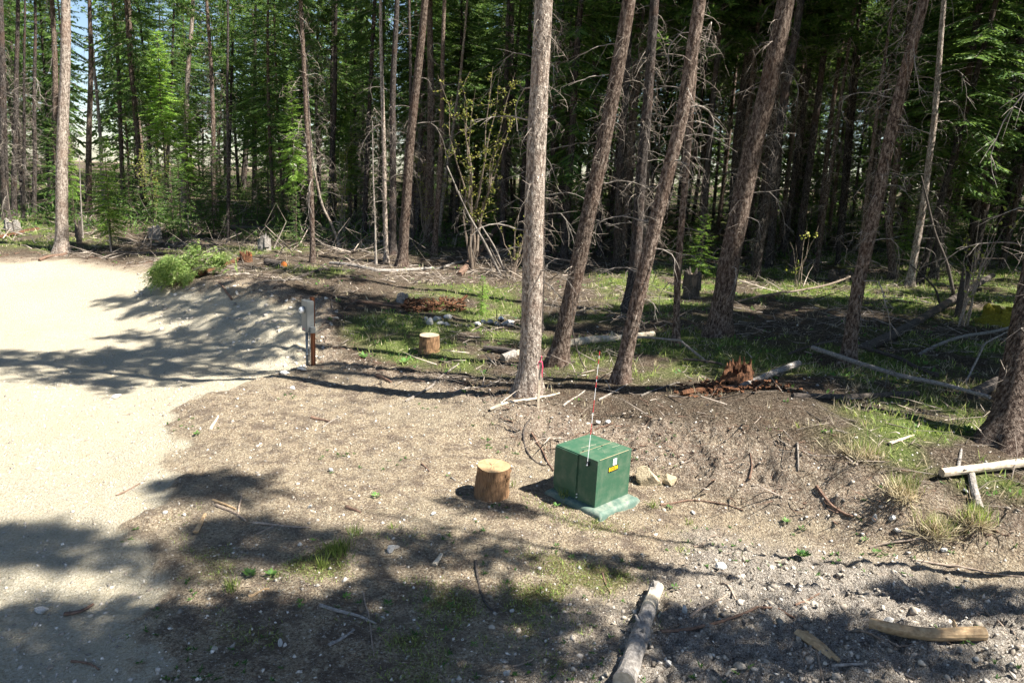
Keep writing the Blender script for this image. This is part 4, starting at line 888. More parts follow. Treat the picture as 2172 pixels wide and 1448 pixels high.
# foreground sticks
ST = [
 ([(678,1287),(710,1300),(765,1305),(800,1324)], 9, 'log_grey', 'bleached bent stick in the lower middle foreground'),
 ([(770,1258),(785,1320),(795,1392)], 4, 'stick', 'thin grey twig crossing the bleached bent stick'),
 ([(697,1374),(725,1358),(752,1338)], 11, 'log_grey', 'weathered grey wood flake below the bleached bent stick'),
 ([(525,1266),(570,1250)], 7, 'log_tan', 'short tan stick below the broad leafed weed'),
 ([(135,1306),(170,1298),(200,1284)], 13, 'brown', 'dark curled strip of bark at the lower left'),
 ([(148,1392),(185,1396),(210,1422)], 6, 'brown', 'forked brown twig in the lower left corner area'),
 ([(535,1110),(600,1116),(660,1120)], 6, 'stick', 'long pinkish stick left of the dense grass tuft'),
 ([(543,1134),(602,1108)], 4, 'stick', 'thin stick crossing the long pinkish stick'),
 ([(458,1073),(490,1085),(522,1106)], 7, 'stick', 'pale split stick in the small pile of wood scraps'),
 ([(415,1134),(436,1094)], 12, 'log_tan', 'flat tan wood scrap at the left of the scrap pile'),
 ([(450,1062),(500,1080)], 6, 'log_tan', 'upper tan splinter of the small scrap pile'),
 ([(245,1052),(275,1036),(306,1020)], 4, 'brown', 'thin brown twig on the bright gravel'),
 ([(505,1095),(512,1050)], 5, 'stick', 'upright looking stick between the wood scraps'),
 ([(920,1202),(937,1176)], 13, 'log_pale', 'pale upright wood chip in front of the cut stump'),
 ([(1008,1190),(1014,1240),(1024,1275),(1046,1296)], 7, 'log_dark', 'black curved root snaking down below the cut stump'),
 ([(1401,1072),(1461,1060),(1520,1068),(1576,1084)], 5, 'brown', 'brown curved twig right of the green box base'),
 ([(1731,1035),(1752,1070),(1781,1090),(1811,1095)], 9, 'brown', 'forked brown root in the bare hollow'),
 ([(1846,1162),(1961,1145),(2026,1135),(2071,1105)], 5, 'stick', 'long bowed stick below the pale thick branch'),
 ([(1936,1187),(2061,1205),(2168,1227)], 5, 'stick', 'long thin stick running to the right edge'),
 ([(1401,1345),(1486,1338),(1566,1310),(1630,1303),(1686,1315)], 8, 'brown', 'long dark brown branch on the rubble right of the foreground log'),
 ([(1526,1240),(1566,1286)], 7, 'stick', 'short grey stick slanting on the rubble'),
 ([(1461,1315),(1551,1267)], 6, 'stick', 'thin grey stick slanting up right of the foreground log'),
 ([(1801,1350),(1870,1368),(1946,1377)], 6, 'stick', 'grey twig under the short tan log'),
 ([(1538,1440),(1578,1412)], 7, 'log_pale', 'short pale stick at the bottom edge'),
 ([(1726,1395),(1751,1450)], 6, 'stick', 'twig beneath the split yellow wood'),
 ([(1761,1415),(1886,1425),(1956,1445)], 7, 'dead', 'long grey branch along the bottom right edge'),
 ([(1086,1415),(1130,1400),(1166,1385)], 4, 'stick', 'dark thin twig at the bottom middle'),
 ([(1686,1292),(1715,1278),(1746,1270)], 5, 'brown', 'small forked twig above the long dark brown branch'),
 ([(2091,1295),(2120,1330),(2156,1360)], 5, 'stick', 'thin twig in the lower right grass'),
 ([(1278,1215),(1295,1258)], 5, 'brown', 'small brown stick above the foreground log'),
 ([(859,852),(911,826),(973,771)], 6, 'dead', 'pale long stick pointing at the brown cut stump'),
 ([(659,886),(680,890),(698,896)], 7, 'brown', 'short brown stick on the dirt mound'),
 ([(683,909),(728,881)], 3, 'dead', 'fine pale twig beside the short brown stick'),
 ([(1040,872),(1120,858),(1187,838)], 8, 'log_pale', 'pale split branch in front of the thickest pale trunk'),
 ([(963,837),(1063,806)], 5, 'dead', 'pale stick in the brush left of the thickest pale trunk'),
 ([(445,914),(463,883)], 7, 'log_pale', 'pale wood sliver on the edge of the gravel'),
 ([(1125,890),(1109,912),(1114,950),(1139,982),(1158,988)], 4, 'log_dark', 'dark looping root left of the green box'),
 ([(1128,918),(1152,960),(1173,1002)], 5, 'brown', 'brown root running down to the green box'),
 ([(799,798),(830,812)], 9, 'brown', 'dark chunk of root on the dirt lip right of the meter post'),
 ([(1690,940),(1692,1000)], 5, 'dead', 'grey twig hanging down the shaded bank'),
 ([(1700,970),(1775,968)], 4, 'dead', 'level twig at the edge of the overhanging grass'),
 ([(1885,945),(1935,925)], 10, 'log_pale', 'pale rotten wood piece in the shaded grass'),
 ([(1590,1015),(1600,985),(1590,960)], 5, 'brown', 'brown root sticking out of the bank'),
 ([(2030,1010),(2040,955)], 9, 'log_grey', 'grey root knuckle behind the pale thick branch'),
 ([(1220,930),(1300,905)], 5, 'brown', 'thin root along the top of the bank behind the green box'),
 ([(1270,850),(1330,820)], 5, 'dead', 'pale stick between the marker rod and the rough leaning pine'),
 ([(1195,862),(1240,830)], 5, 'dead', 'pale stick right of the ribboned stake'),
 ([(1360,840),(1440,812)], 5, 'dead', 'pale stick left of the red root'),
 ([(1340,1332),(1370,1318),(1385,1320)], 6, 'dead', 'forked dead twig touching the foreground log'),
 ([(895,985),(912,1000)], 5, 'brown', 'tiny brown stick left of the cut stump'),
 ([(735,1075),(765,1088)], 8, 'brown', 'stubby dark stick above the dense grass tuft'),
 ([(1640,1195),(1700,1180)], 4, 'stick', 'fine twig on the pale rubble'),
 ([(1470,1160),(1530,1140)], 4, 'stick', 'fine twig below the green box corner'),
]
for i, (p, w, m_, lab) in enumerate(ST):
    lay(p, w, lab, m_, 'root' if 'root' in lab else 'wood_chip' if ('chip' in lab or 'scrap' in lab or 'flake' in lab) else 'stick', 'root' if 'root' in lab else 'wood scrap' if ('chip' in lab or 'scrap' in lab or 'flake' in lab) else 'stick', wig=.04, end=.55, flatn=.5 if w > 9 else 1)
# split yellow wood: three slabs side by side
b = g(1730, 1382); root = obj('split_wood', None, loc=b, label='split yellow wood slab lying at the lower right', cat='split wood')
for i, (a, c_, w_) in enumerate([((1690,1352),(1762,1400),.05), ((1705,1350),(1778,1408),.045), ((1688,1362),(1740,1398),.035)]):
    A = g(*a) - b; C_ = g(*c_) - b; mb = MB(); mb.tube([A + [0, 0, .05 - i * .012], (A + C_) / 2 + [0, 0, .055 - i * .01], C_ + [0, 0, .035]], [w_, w_ * 1.1, w_ * .6], 5, jit=.35); mb.V[0][:, 2] = mb.V[0][:, 2] * .8; mb.build('slab', ['log_tan'], root)

# ------------------------------------------------------------------ rocks
def rockmesh(seed, sub=2):
    import bmesh
    bm = bmesh.new(); bmesh.ops.create_icosphere(bm, subdivisions=sub, radius=1.0); rs = np.random.RandomState(seed)
    pl = [(rs.randn(3), .45 + .3 * rs.rand()) for _ in range(9)]; pl = [(p / np.linalg.norm(p), d) for p, d in pl]
    for v in bm.verts:
        p = np.array(v.co)
        for n_, d in pl:
            e = p @ n_ - d
            if e > 0: p = p - n_ * e
        v.co = p * (1 + rs.randn() * .02)
    me = bpy.data.meshes.new('rock'); bm.to_mesh(me); bm.free(); me.materials.append(M['rock']); return me
RK = [rockmesh(i) for i in range(6)]; BR = [rockmesh(i + 20, 3) for i in range(2)]
for me in BR: me.materials.clear(); me.materials.append(M['boulder'])
def rock(px, py, w, h, label, i, big=False, sink=.25, grp=None):
    b = g(px, py); s = (b - CP) @ FW / FPX; rx, rz = w / 2 * s * 1.1, h / 2 * s * 1.2
    obj('boulder' if big else 'rock', (BR if big else RK)[i % (2 if big else 6)], None, b + [0, rx * .4, rz * (1 - sink) * .8], (0, 0, i * 1.7), (rx, rx * .8, rz), label, 'rock', grp)
for i, (x, y, w, h, lab) in enumerate([
 (912,690,18,20,'leftmost white stone of the pale heap above the brown cut stump'),(926,683,26,16,'big flat white stone on top of the pale heap'),(935,690,20,9,'slanted narrow stone in the middle of the pale heap'),(947,680,26,13,'right upper white stone of the pale heap'),(948,691,16,8,'small right lower stone of the pale heap'),(903,682,12,11,'small stone at the left end of the pale heap'),
 (1012,690,20,10,'leftmost bluish stone of the row by the thickest pale trunk'),(1026,687,16,9,'second stone of the row by the thickest pale trunk'),(1041,686,18,8,'third stone of the row, left of the little domed object'),(1055,688,16,9,'stone touching the little domed object on its left'),(1072,690,22,11,'white stone in front of the little domed object'),(1084,693,18,10,'white stone nearest to the thickest pale trunk'),(1082,684,24,9,'grey stone behind the two white ones by the domed object'),
 (828,1172,20,22,'sharp white rock in the middle foreground'),(1854,1108,14,18,'upright pale rock of the pair on the bare slope'),(1896,1104,20,12,'lying pale rock of the pair on the bare slope'),(1905,1130,24,10,'yellowish flat rock below the pale pair'),(2003,1172,18,10,'pale rock near the long bowed stick'),(1290,898,15,9,'white rock behind the green box, right one'),(1268,900,16,11,'pale rock directly behind the marker rod'),
 (640,786,26,8,'pale flat rock at the left of the meter post foot'),(600,794,30,9,'whitish rock on the lip of the dirt mound'),(620,826,14,7,'small pale stone on the dirt mound'),(245,845,24,9,'flat pale rock on the gravel lip at the left'),(1528,1216,30,14,'flat pinkish rock on the rubble'),(1452,1300,16,18,'grey rounded rock right of the foreground log'),(1888,1328,24,16,'grey rock above the short tan log'),(595,1370,16,18,'white pitted rock in the lower foreground'),(1075,1430,20,16,'grey rock at the bottom middle edge'),(1420,1413,18,10,'white rock left of the bottom short stick'),
 (636,1158,12,9,'small white stone left of the dense grass tuft'),(657,1078,12,9,'small white stone above the dense grass tuft'),(918,1093,14,7,'pale stone below left of the cut stump'),(1085,1300,14,9,'white stone by the black curved root'),(1470,1090,14,8,'pale stone right of the green base'),(700,1000,12,8,'pale stone in the shade patch'),(350,1090,14,8,'white stone at the edge of the gravel'),(85,1302,30,14,'pale half buried rock at the lower left'),(2050,1045,14,7,'small stone under the pale thick branch')]):
    rock(x, y, w, h, lab, i)
rock(1372,1030,62,42,'large tan boulder right behind the green box', 0, True, .4); rock(1420,1025,40,22,'smaller tan boulder right of the large one', 1, True, .5)

# ------------------------------------------------------------------ green transformer box with its marker rod
bF = flat(1261, 1075, .44); FL = np.array([-.62, .64]); FL = FL / np.linalg.norm(FL); FR = np.array([-FL[1], FL[0]]) * -1
WL, WR, HB = .83, .80, .73
hz_ = min(H(bF[0] + .2, bF[1] + .5), .5); base = np.array([bF[0], bF[1], .425])
ang = math.atan2(FR[1], FR[0])                     # local +X along the lit face, local +Y along the shaded face
tr = obj('transformer_box', None, loc=base, rot=(0, 0, ang), label='dark green metal transformer box on a green base beside the cut stump', cat='transformer')
mb = MB(); x0, x1, y0, y1, zb = -.10, WR + .05, -.20, WL + .09, -.16
V = [(x0 - .03, y0 - .03, zb), (x1 + .03, y0 - .03, zb), (x1 + .03, y1 + .03, zb), (x0 - .03, y1 + .03, zb), (x0, y0, -.03), (x1, y0, -.03), (x1, y1, -.03), (x0, y1, -.03), (x0 + .04, y0 + .04, 0), (x1 - .04, y0 + .04, 0), (x1 - .04, y1 - .04, 0), (x0 + .04, y1 - .04, 0)]
F = [(i + k * 4, (i + 1) % 4 + k * 4, (i + 1) % 4 + 4 + k * 4, i + 4 + k * 4) for k in range(2) for i in range(4)] + [(8, 9, 10, 11)]
mb.add(V, F); bevel(mb.build('base_pad', ['greenpad'], tr), .02, 2)
yd = .36                                            # door section on the shaded face starts here
bevel(MB().box((WR / 2, yd / 2 - .002, HB / 2 + .0), (WR, yd, HB)).build('cabinet_front', ['green'], tr), .006)
bevel(MB().box((WR / 2, yd + .006 + (WL - yd) / 2, HB / 2 - .004), (WR - .012, WL - yd, HB - .008)).build('cabinet_rear', ['green'], tr), .006)
bevel(MB().box((-.004, yd + .012 + (WL - yd) / 2, HB / 2 + .045), (.02, WL - yd - .01, HB - .11)).build('door', ['green'], tr), .004)
bevel(MB().box((WR / 2 - .004, yd / 2, HB + .006), (WR + .02, yd + .008, .014)).build('lid', ['green'], tr), .004)
bevel(MB().box((WR / 2 + .004, yd + .008 + (WL - yd) / 2, HB + .001), (WR + .006, WL - yd - .006, .012)).build('lid', ['green'], tr), .004)
MB().box((WR / 2, yd + .006, HB + .016), (WR * .95, .007, .004)).build('seam_dirt', ['straw'], tr)
MB().box((WR / 2 - .02, -.004, HB + .0145), (WR * .85, .006, .003)).build('edge_dirt', ['straw'], tr)
for (a_, e_) in (((.30, .10), (.42, .26)), ((.55, .05), (.66, .20)), ((.2, .5), (.5, .46)), ((.6, .22), (.78, .21)), ((.35, .30), (.48, .33))): MB().tube([(*a_, HB + .0125), (*e_, HB + .0125)], [.0022, .0015], 4).build('scratch', ['log_pale'], tr)
for (x, y) in ((.12, yd + .03), (.5, yd - .02)): MB().tube([(x, y, HB + .012), (x, y, HB + .03)], [.009, .007], 8).build('bolt', ['black'], tr)
for z in (.10, .05): MB().tube([(-.022, yd - .012, z), (-.003, yd - .012, z)], [.009, .009], 8).build('bolt', ['white'], tr)
MB().box((WR * .50, -.0045, HB - .095), (.085, .003, .10)).build('blank_sticker', ['white'], tr)
pl_ = MB().box((WR * .465, -.0045, HB - .20), (.235, .004, .082)).build('number_plate', ['black'], tr)
tc_ = bpy.data.curves.new('digits', 'FONT'); tc_.body = '8151704'; tc_.size = .098; tc_.align_x = 'CENTER'; tc_.align_y = 'CENTER'; tc_.extrude = .0008; tc_.offset = .0022; tc_.space_character = .92
tc_.materials.append(M['yellow']); to = bpy.data.objects.new('digits', tc_); dm = bpy.data.meshes.new_from_object(to); bpy.data.objects.remove(to); dm.materials.clear(); dm.materials.append(M['yellow'])
obj('digits', dm, pl_, (WR * .465, -.0078, HB - .20), (math.pi / 2, 0, 0), (.66, .86, 1))
# clamp and rod on the shaded face
rx_, ry_, rz_ = -.02, .165, HB - .075
cl = MB().box((rx_ - .003, ry_, rz_), (.03, .05, .075)).build('rod_clamp', ['black'], tr); bevel(cl, .008)
MB().tube([(rx_ - .03, ry_, rz_ - .02), (rx_ - .015, ry_, rz_ - .02)], [.012, .014], 10).build('bolt', ['white'], tr)
Rm = np.array([[math.cos(ang), math.sin(ang)], [-math.sin(ang), math.cos(ang)]])
topw = atY(1272, 745, base[1] + .35) - base; tl = np.array([*(Rm @ topw[:2]), topw[2]]); bt = np.array([rx_ - .018, ry_, rz_])
dv = tl - bt
rod = MB().tube([bt, tl], [.0046, .003], 8).build('marker_rod', ['white'], tr)
for (a, e) in ((.26, .36), (.46, .57), (.68, .73), (.755, .785), (.89, .935), (.965, 1.0)):
    MB().tube([bt + dv * a, bt + dv * e], [.006, .005], 8).build('red_band', ['red'], rod)

# ------------------------------------------------------------------ electricity meter pedestal
mb_ = g(655, 776); mb_[2] = H(mb_[0], mb_[1]); s = (mb_ - CP) @ FW / FPX
Hm = 141 * s; th = rad(-50)
me_ = obj('meter_pedestal', None, loc=mb_, rot=(0, 0, th), label='grey electricity meter cabinet on a rusty brown post at the gravel edge', cat='meter post')
BH = 66 * s; zb0 = Hm - BH
MB().box((-.015, .127, Hm * .49), (.13, .07, Hm * .985 + .2)).build('post', ['post'], me_)
bevel(MB().box((0, 0, zb0 + BH / 2), (.32, .18, BH)).build('meter_cabinet', ['grey'], me_), .008)
bevel(MB().box((0, -.094, zb0 + BH * .36), (.28, .008, BH * .55)).build('cabinet_door', ['grey'], me_), .004)
MB().box((-.02, -.099, zb0 + BH * .09), (.06, .003, .025)).build('label_plate', ['pink'], me_)
MB().tube([(-.02, -.085, zb0 + BH * .70), (-.02, -.115, zb0 + BH * .70)], [.092, .092], 24).build('meter_ring', ['grey'], me_, True)
gl = MB().tube([(-.02, -.11, zb0 + BH * .70), (-.02, -.18, zb0 + BH * .70), (-.02, -.205, zb0 + BH * .70)], [.078, .074, .05], 24).build('meter_glass', ['glass'], me_, True)
MB().box((-.02, -.208, zb0 + BH * .70), (.05, .004, .022)).build('display', ['black'], gl)
bevel(MB().box((.21, .02, zb0 + .075), (.10, .12, .15)).build('outlet_box', ['grey'], me_), .012)
MB().tube([(-.10, .01, -.2), (-.10, .01, zb0 - .002)], [.036, .036], 14).build('conduit', ['greypipe'], me_, True)
MB().tube([(-.10, .01, .24), (-.10, .01, .30)], [.042, .042], 14).build('conduit_collar', ['greypipe'], me_, True)
MB().tube([(.04, .01, -.2), (.045, .015, zb0 * .7), (.06, .01, zb0 - .002)], [.014, .014, .014], 8).build('thin_conduit', ['greypipe'], me_, True)

# ------------------------------------------------------------------ survey stake with ribbon
b = g(1141, 866); s = (b - CP) @ FW / FPX; hs = 112 * s
stk = obj('survey_stake', None, loc=b, label='slim wooden survey stake with a pink ribbon before the thickest pale trunk', cat='stake')
MB().box((0, 0, hs / 2 - .05), (.045, .022, hs + .1), 0, .3).build('stake_wood', ['log_pale'], stk)
rb = MB(); rb.tube([(-.03, -.016, hs * .90), (.0, -.03, hs * .905), (.032, -.016, hs * .9)], [.012, .014, .012], 5)
rb.tube([(.03, -.018, hs * .9), (.045, -.02, hs * .8), (.035, -.025, hs * .68), (.05, -.02, hs * .60)], [.009, .014, .012, .006], 5); rb.tube([(-.03, -.018, hs * .9), (-.045, -.02, hs * .84), (-.04, -.02, hs * .76)], [.01, .012, .004], 5)
rb.tube([(.0, -.02, hs * .9), (.02, -.02, hs * 1.0), (.0, -.02, hs * 1.02)], [.008, .01, .004], 5)
rb.build('ribbon', ['pink'], stk)

# ------------------------------------------------------------------ little black and white domed object among the stones
b = g(1062, 689); s = (b - CP) @ FW / FPX
lp = obj('domed_object', None, loc=b + [0, .1, 0], label='little black and white domed object standing in a row of pale stones', cat='lamp')
MB().tube([(0, 0, -.05), (0, 0, 8 * s), (0, 0, 9 * s)], [2.6 * s, 2.6 * s, 5 * s], 12).build('base', ['black'], lp)
MB().tube([(0, 0, 8.5 * s), (0, 0, 11 * s), (0, 0, 12 * s)], [6.5 * s, 7.2 * s, 6.6 * s], 16).build('collar', ['black'], lp)
MB().tube([(0, 0, 11.5 * s), (0, 0, 14 * s), (0, 0, 16.5 * s), (0, 0, 17.8 * s)], [6.2 * s, 6 * s, 4.2 * s, 1.5 * s], 16).build('dome', ['white'], lp, True)
MB().box((0, -5.6 * s, 14.2 * s), (2.8 * s, 1.6 * s, 5 * s)).build('front_strap', ['black'], lp)

b = g(1560, 822); root = obj('rotten_wood_mound', None, loc=b, label='crumbled red brown rotten wood spread round the jagged red stump', cat='rotten wood'); mb = MB()
for i in range(260):
    a = RN.rand() * 6.28; rr_ = .25 + abs(RN.randn()) * .24; q = np.array([math.cos(a) * rr_ * 1.5, math.sin(a) * rr_ - .1, 0]); q[2] = H(b[0] + q[0], b[1] + q[1]) - b[2] + max(0, .16 * (1 - rr_)) * RN.rand(); d = RN.randn(3) * [.07, .06, .03]
    mb.tube([q, q + d], [.03, .015], 4, jit=.6)
mb.build('wood_flakes', ['rot'], root, kind='stuff'); MB().tube([(-.45, -.2, .02), (-.15, -.3, .06), (.2, -.25, .02)], [.05, .08, .03], 7, jit=.4).build('root', ['brown'], root)
# red rotten bark heap behind the pale stones: many flakes
b = g(915, 655); root = obj('rotten_wood_heap', None, loc=b, label='heap of crumbled red rotten wood behind the pale stones', cat='rotten wood')
mb = MB()
for i in range(260):
    q = g(858 + 125 * RN.rand(), 640 + 24 * RN.rand()) - b; q[2] += .03 + .12 * RN.rand(); d = RN.randn(3) * [.13, .1, .04]
    mb.tube([q, q + d], [.035, .02], 4, jit=.5)
mb.build('wood_flakes', ['rot'], root, kind='stuff')
q = g(975, 640) - b; MB().tube([q, q + [.25, .1, .22]], [.07, .04], 6, jit=.4).build('log_end', ['rot'], root)

# ------------------------------------------------------------------ cut green bough lying on the bank
b = g(375, 600); s = (b - CP) @ FW / FPX
root = obj('cut_green_bough', None, loc=b, label='cut bright green spruce bough lying over the edge of the bank', cat='bough')
mb = MB(); A = np.array([95 * s, .5, 52 * s]); mb.tube([(0, 0, 10 * s), A * .5 + [0, 0, .15], A], [.05, .035, .015], 6); mb.build('stem', ['log_pale'], root)
LP, LD, LL, LW = [], [], [], []
for i in range(620):
    u, v = RN.rand(), RN.randn() * .45
    if u < .8:
        c = np.array([(-44 + 90 * RN.rand()) * s, (RN.rand() - .5) * 1.3, 0]); env = 1 - (c[0] / (58 * s)) ** 2; c[2] = (2 + 60 * RN.rand() ** .8 * max(.3, env)) * s
    else:
        k = RN.randint(2); c = (np.array([[88, 0, 52], [45, 0, 62]][k]) + RN.randn(3) * [12, 0, 11]) * s; c[1] = .3
    d0 = np.array([-.5 + RN.randn() * .5, -.6 + RN.randn() * .4, -.65 + RN.randn() * .25]); d0 /= np.linalg.norm(d0); ln = .3 + .25 * RN.rand(); sd = np.cross(d0, RN.randn(3)); sd /= np.linalg.norm(sd)
    for k in range(15):
        f = k / 15; LP.append(c + d0 * ln * f); LD.append(d0 * .9 + sd * (1 if k % 2 else -1) * .9); LL.append(.13 * (1.15 - f)); LW.append(.042)
V, F = diamonds(LP, LD, LL, LW); obj('foliage', mesh('foliage', V, F, ['cutgreen']), root)

# ------------------------------------------------------------------ single tufts and weeds
def tuft(px, py, w, h, label, mat='grass', n=60, name='grass_tuft', cat='grass tuft'):
    b = g(px, py); s = (b - CP) @ FW / FPX; n_ = n
    P = RN.randn(n_, 3) * [w * s * .22, w * s * .22, 0]; D = RN.randn(n_, 3) * (.35 if mat == 'grass' else .8) + [0, 0, 1]; V, F = diamonds(P, D, (.5 + RN.rand(n_)) * h * s, np.full(n_, .010)); V[:, 2] -= .01
    obj(name, mesh(name, V, F, [mat]), None, b, label=label, cat=cat)
def weed(px, py, w, label, n=9, name='weed', cat='weed'):
    b = g(px, py); s = (b - CP) @ FW / FPX; az = np.arange(n) * 2.4; D = np.stack([np.cos(az), np.sin(az), .35 + .5 * RN.rand(n)], 1); P = np.stack([np.cos(az) * .01, np.sin(az) * .01, .01 + .03 * RN.rand(n)], 1)
    V, F = diamonds(P, D, w * s * (.4 + .25 * RN.rand(n)), np.full(n, w * s * .27), np.array([0, 0, 6.0])); obj(name, mesh(name, V, F, ['weed']), None, b, label=label, cat=cat)
tuft(715,1172,70,26,'dense bright grass tuft in the middle foreground', n=230); tuft(752,1135,34,20,'smaller grass tuft above right of the dense one', n=70); tuft(684,1205,26,26,'grass tuft just below left of the dense one', n=60); tuft(492,1252,36,26,'grass tuft left of the broad leafed weed', n=70)
tuft(1196,1062,24,26,'bright grass tuft at the near corner of the green base', n=50); tuft(1382,1075,26,18,'grass tuft right of the green base', n=40); tuft(1262,1112,16,12,'tiny grass tuft in front of the green base', n=22); tuft(1462,1112,18,14,'tiny grass tuft below the brown curved twig', n=24); tuft(830,1120,20,14,'tiny grass tuft right of the smaller tuft', n=24)
tuft(1088,1032,12,16,'single bright grass sprout right of the cut stump', n=14)
for x, y, w, h, lab in [(1985,1130,70,34,'straw coloured grass clump hanging over the bank'),(2065,1110,60,34,'green and straw grass clump below the pale thick branch'),(1915,1050,60,30,'pale grass clump at the edge of the bare slope'),(1830,965,70,26,'shaded grass clump on the bank edge')]:
    tuft(x, y, w * 1.2, h * 1.2, lab, 'straw', 420); tuft(x + 6, y - 5, w, h, 'green blades growing through the ' + lab, 'grass', 200)
weed(530,1222,34,'broad leafed dark green weed, left one of two',10,'broad_leaf_weed'); weed(575,1222,30,'broad leafed dark green weed, right one of two',9,'broad_leaf_weed')
for i, (x, y, w, lab) in enumerate([(418,923,16,'small weed on the gravel edge'),(797,1055,18,'weed above the smaller grass tuft'),(735,1272,20,'weed above the bleached bent stick'),(822,1285,20,'weed right of the bleached bent stick'),(903,1280,20,'weed left of the black curved root'),(955,1288,18,'bright weed near the black curved root'),(638,1290,14,'small weed in the mossy sun patch'),(805,1342,14,'small weed below the bleached bent stick'),(1005,1370,14,'small weed near the bottom middle'),(1180,1162,16,'small weed below the near base corner'),(1212,1185,14,'weed right below the previous small weeds near the rubble'),(1430,1250,16,'weed in the shade above the foreground log'),(1668,1110,20,'bright weed on the pale soil'),(1700,1125,16,'second bright weed on the pale soil'),(1833,1148,14,'round bright weed above the long bowed stick'),(1858,1175,18,'bright weed left end of the long thin stick'),(1152,1315,12,'small weed left of the foreground log'),(1420,1080,14,'weed near the brown curved twig'),(858,770,26,'leafy weed left of the brown cut stump'),(940,765,22,'leafy weed at the foot of the brown cut stump'),(770,760,26,'leafy weed in shade right of the meter post'),(985,840,16,'leafy weed in the brush'),(700,682,14,'bright weed above the meter outlet'),(1180,1075,14,'pale leafed weed by the near base corner'),(665,1150,12,'tiny weed left of the grass')]):
    weed(x, y, w * 1.1, lab, 8)
weed(1700,1184,34,'yellow mossy patch on the bare dirt',14,'moss_patch','moss')

# ------------------------------------------------------------------ loose cover that nobody could count
def scatter(n, x0, x1, y0, y1, dens):
    x = x0 + (x1 - x0) * RN.rand(n); y = y0 + (y1 - y0) * RN.rand(n) ** 1.35; z = zones(x, y); k = RN.rand(n) < dens(x, y, z); x, y = x[k], y[k]; z = tuple(q[k] for q in z)
    inv = (np.abs(x) < y * .85 + 3); x, y = x[inv], y[inv]; z = tuple(q[inv] for q in z); return x, y, full_h(x, y, z), z
def inst(verts, faces, x, y, z, sc, tilt=1.0, flat_=1.0):
    n = len(x); a, b_, c_ = RN.rand(3, n) * 6.28 * np.array([[1], [tilt], [tilt]]); V = np.asarray(verts)[None] * np.ones((n, 1, 1)) * (1 + (RN.rand(n, len(verts), 3) - .5) * .9) * (.6 + .9 * RN.rand(n, 1, 3))
    ca, sa = np.cos(b_)[:, None], np.sin(b_)[:, None]; V = np.stack([V[..., 0], V[..., 1] * ca - V[..., 2] * sa, V[..., 1] * sa + V[..., 2] * ca], 2)
    ca, sa = np.cos(a)[:, None], np.sin(a)[:, None]; V = np.stack([V[..., 0] * ca - V[..., 1] * sa, V[..., 0] * sa + V[..., 1] * ca, V[..., 2] * flat_], 2)
    V = V * sc[:, None, None] + np.stack([x, y, z], 1)[:, None]; F = (np.asarray(faces)[None] + (np.arange(n) * len(verts))[:, None, None]).reshape(-1, len(faces[0])); return V.reshape(-1, 3), F
OV = [(1, 0, 0), (-1, 0, 0), (0, 1, 0), (0, -1, 0), (0, 0, .75), (0, 0, -.75)]; OF = [(0, 2, 4), (2, 1, 4), (1, 3, 4), (3, 0, 4), (2, 0, 5), (1, 2, 5), (3, 1, 5), (0, 3, 5)]
_p = (1 + 5 ** .5) / 2 ; IV = np.array([(-1, _p, 0), (1, _p, 0), (-1, -_p, 0), (1, -_p, 0), (0, -1, _p), (0, 1, _p), (0, -1, -_p), (0, 1, -_p), (_p, 0, -1), (_p, 0, 1), (-_p, 0, -1), (-_p, 0, 1)]) / 1.9
IF = [(0,11,5),(0,5,1),(0,1,7),(0,7,10),(0,10,11),(1,5,9),(5,11,4),(11,10,2),(10,7,6),(7,1,8),(3,9,4),(3,4,2),(3,2,6),(3,6,8),(3,8,9),(4,9,5),(2,4,11),(6,2,10),(8,6,7),(9,8,1)]
def stuff(name, V, F, m_): obj(name, mesh(name, V, np.asarray(F), [m_]), kind='stuff')
x, y, z, zz = scatter(30000, -12, 11, 6, 20, lambda x, y, z: .10 + .75 * z[2] + .5 * z[3] + .10 * z[0] - .1 * z[1] - .15 * sm(fbm(x, y, .8, 3, 31), .4, .6))
x2, y2, _, _ = scatter(9000, -16, -2, 12, 34, lambda x, y, z: .8 * sm(sdf(BK2P, x, y), -.4, .2)); z2 = full_h(x2, y2)
stuff('bank_clods', *inst(IV, IF, x2, y2, z2, .015 + .06 * RN.rand(len(x2)) ** 4, 1, .7), 'stone')
stuff('earth_clods', *inst(IV, IF, x, y, z - .004, .007 + .034 * RN.rand(len(x)) ** 5 + .012 * RN.rand(len(x)) * zz[2], 1, .75), 'clod')
x, y, z, zz = scatter(70000, -13, 11, 6, 22, lambda x, y, z: .24 + .3 * z[2] + .2 * z[3] + .10 * z[0] - .12 * z[1])
stuff('gravel', *inst(OV, OF, x, y, z, .005 + .028 * RN.rand(len(x)) ** 5), 'stone')
TV = [(-1, -.02, 0), (-1, .02, 0), (-1, 0, .035), (1, -.01, 0), (1, .01, 0), (1, 0, .018)]
TV = np.array(TV); TF = [(0, 1, 4, 3), (1, 2, 5, 4), (2, 0, 3, 5)]
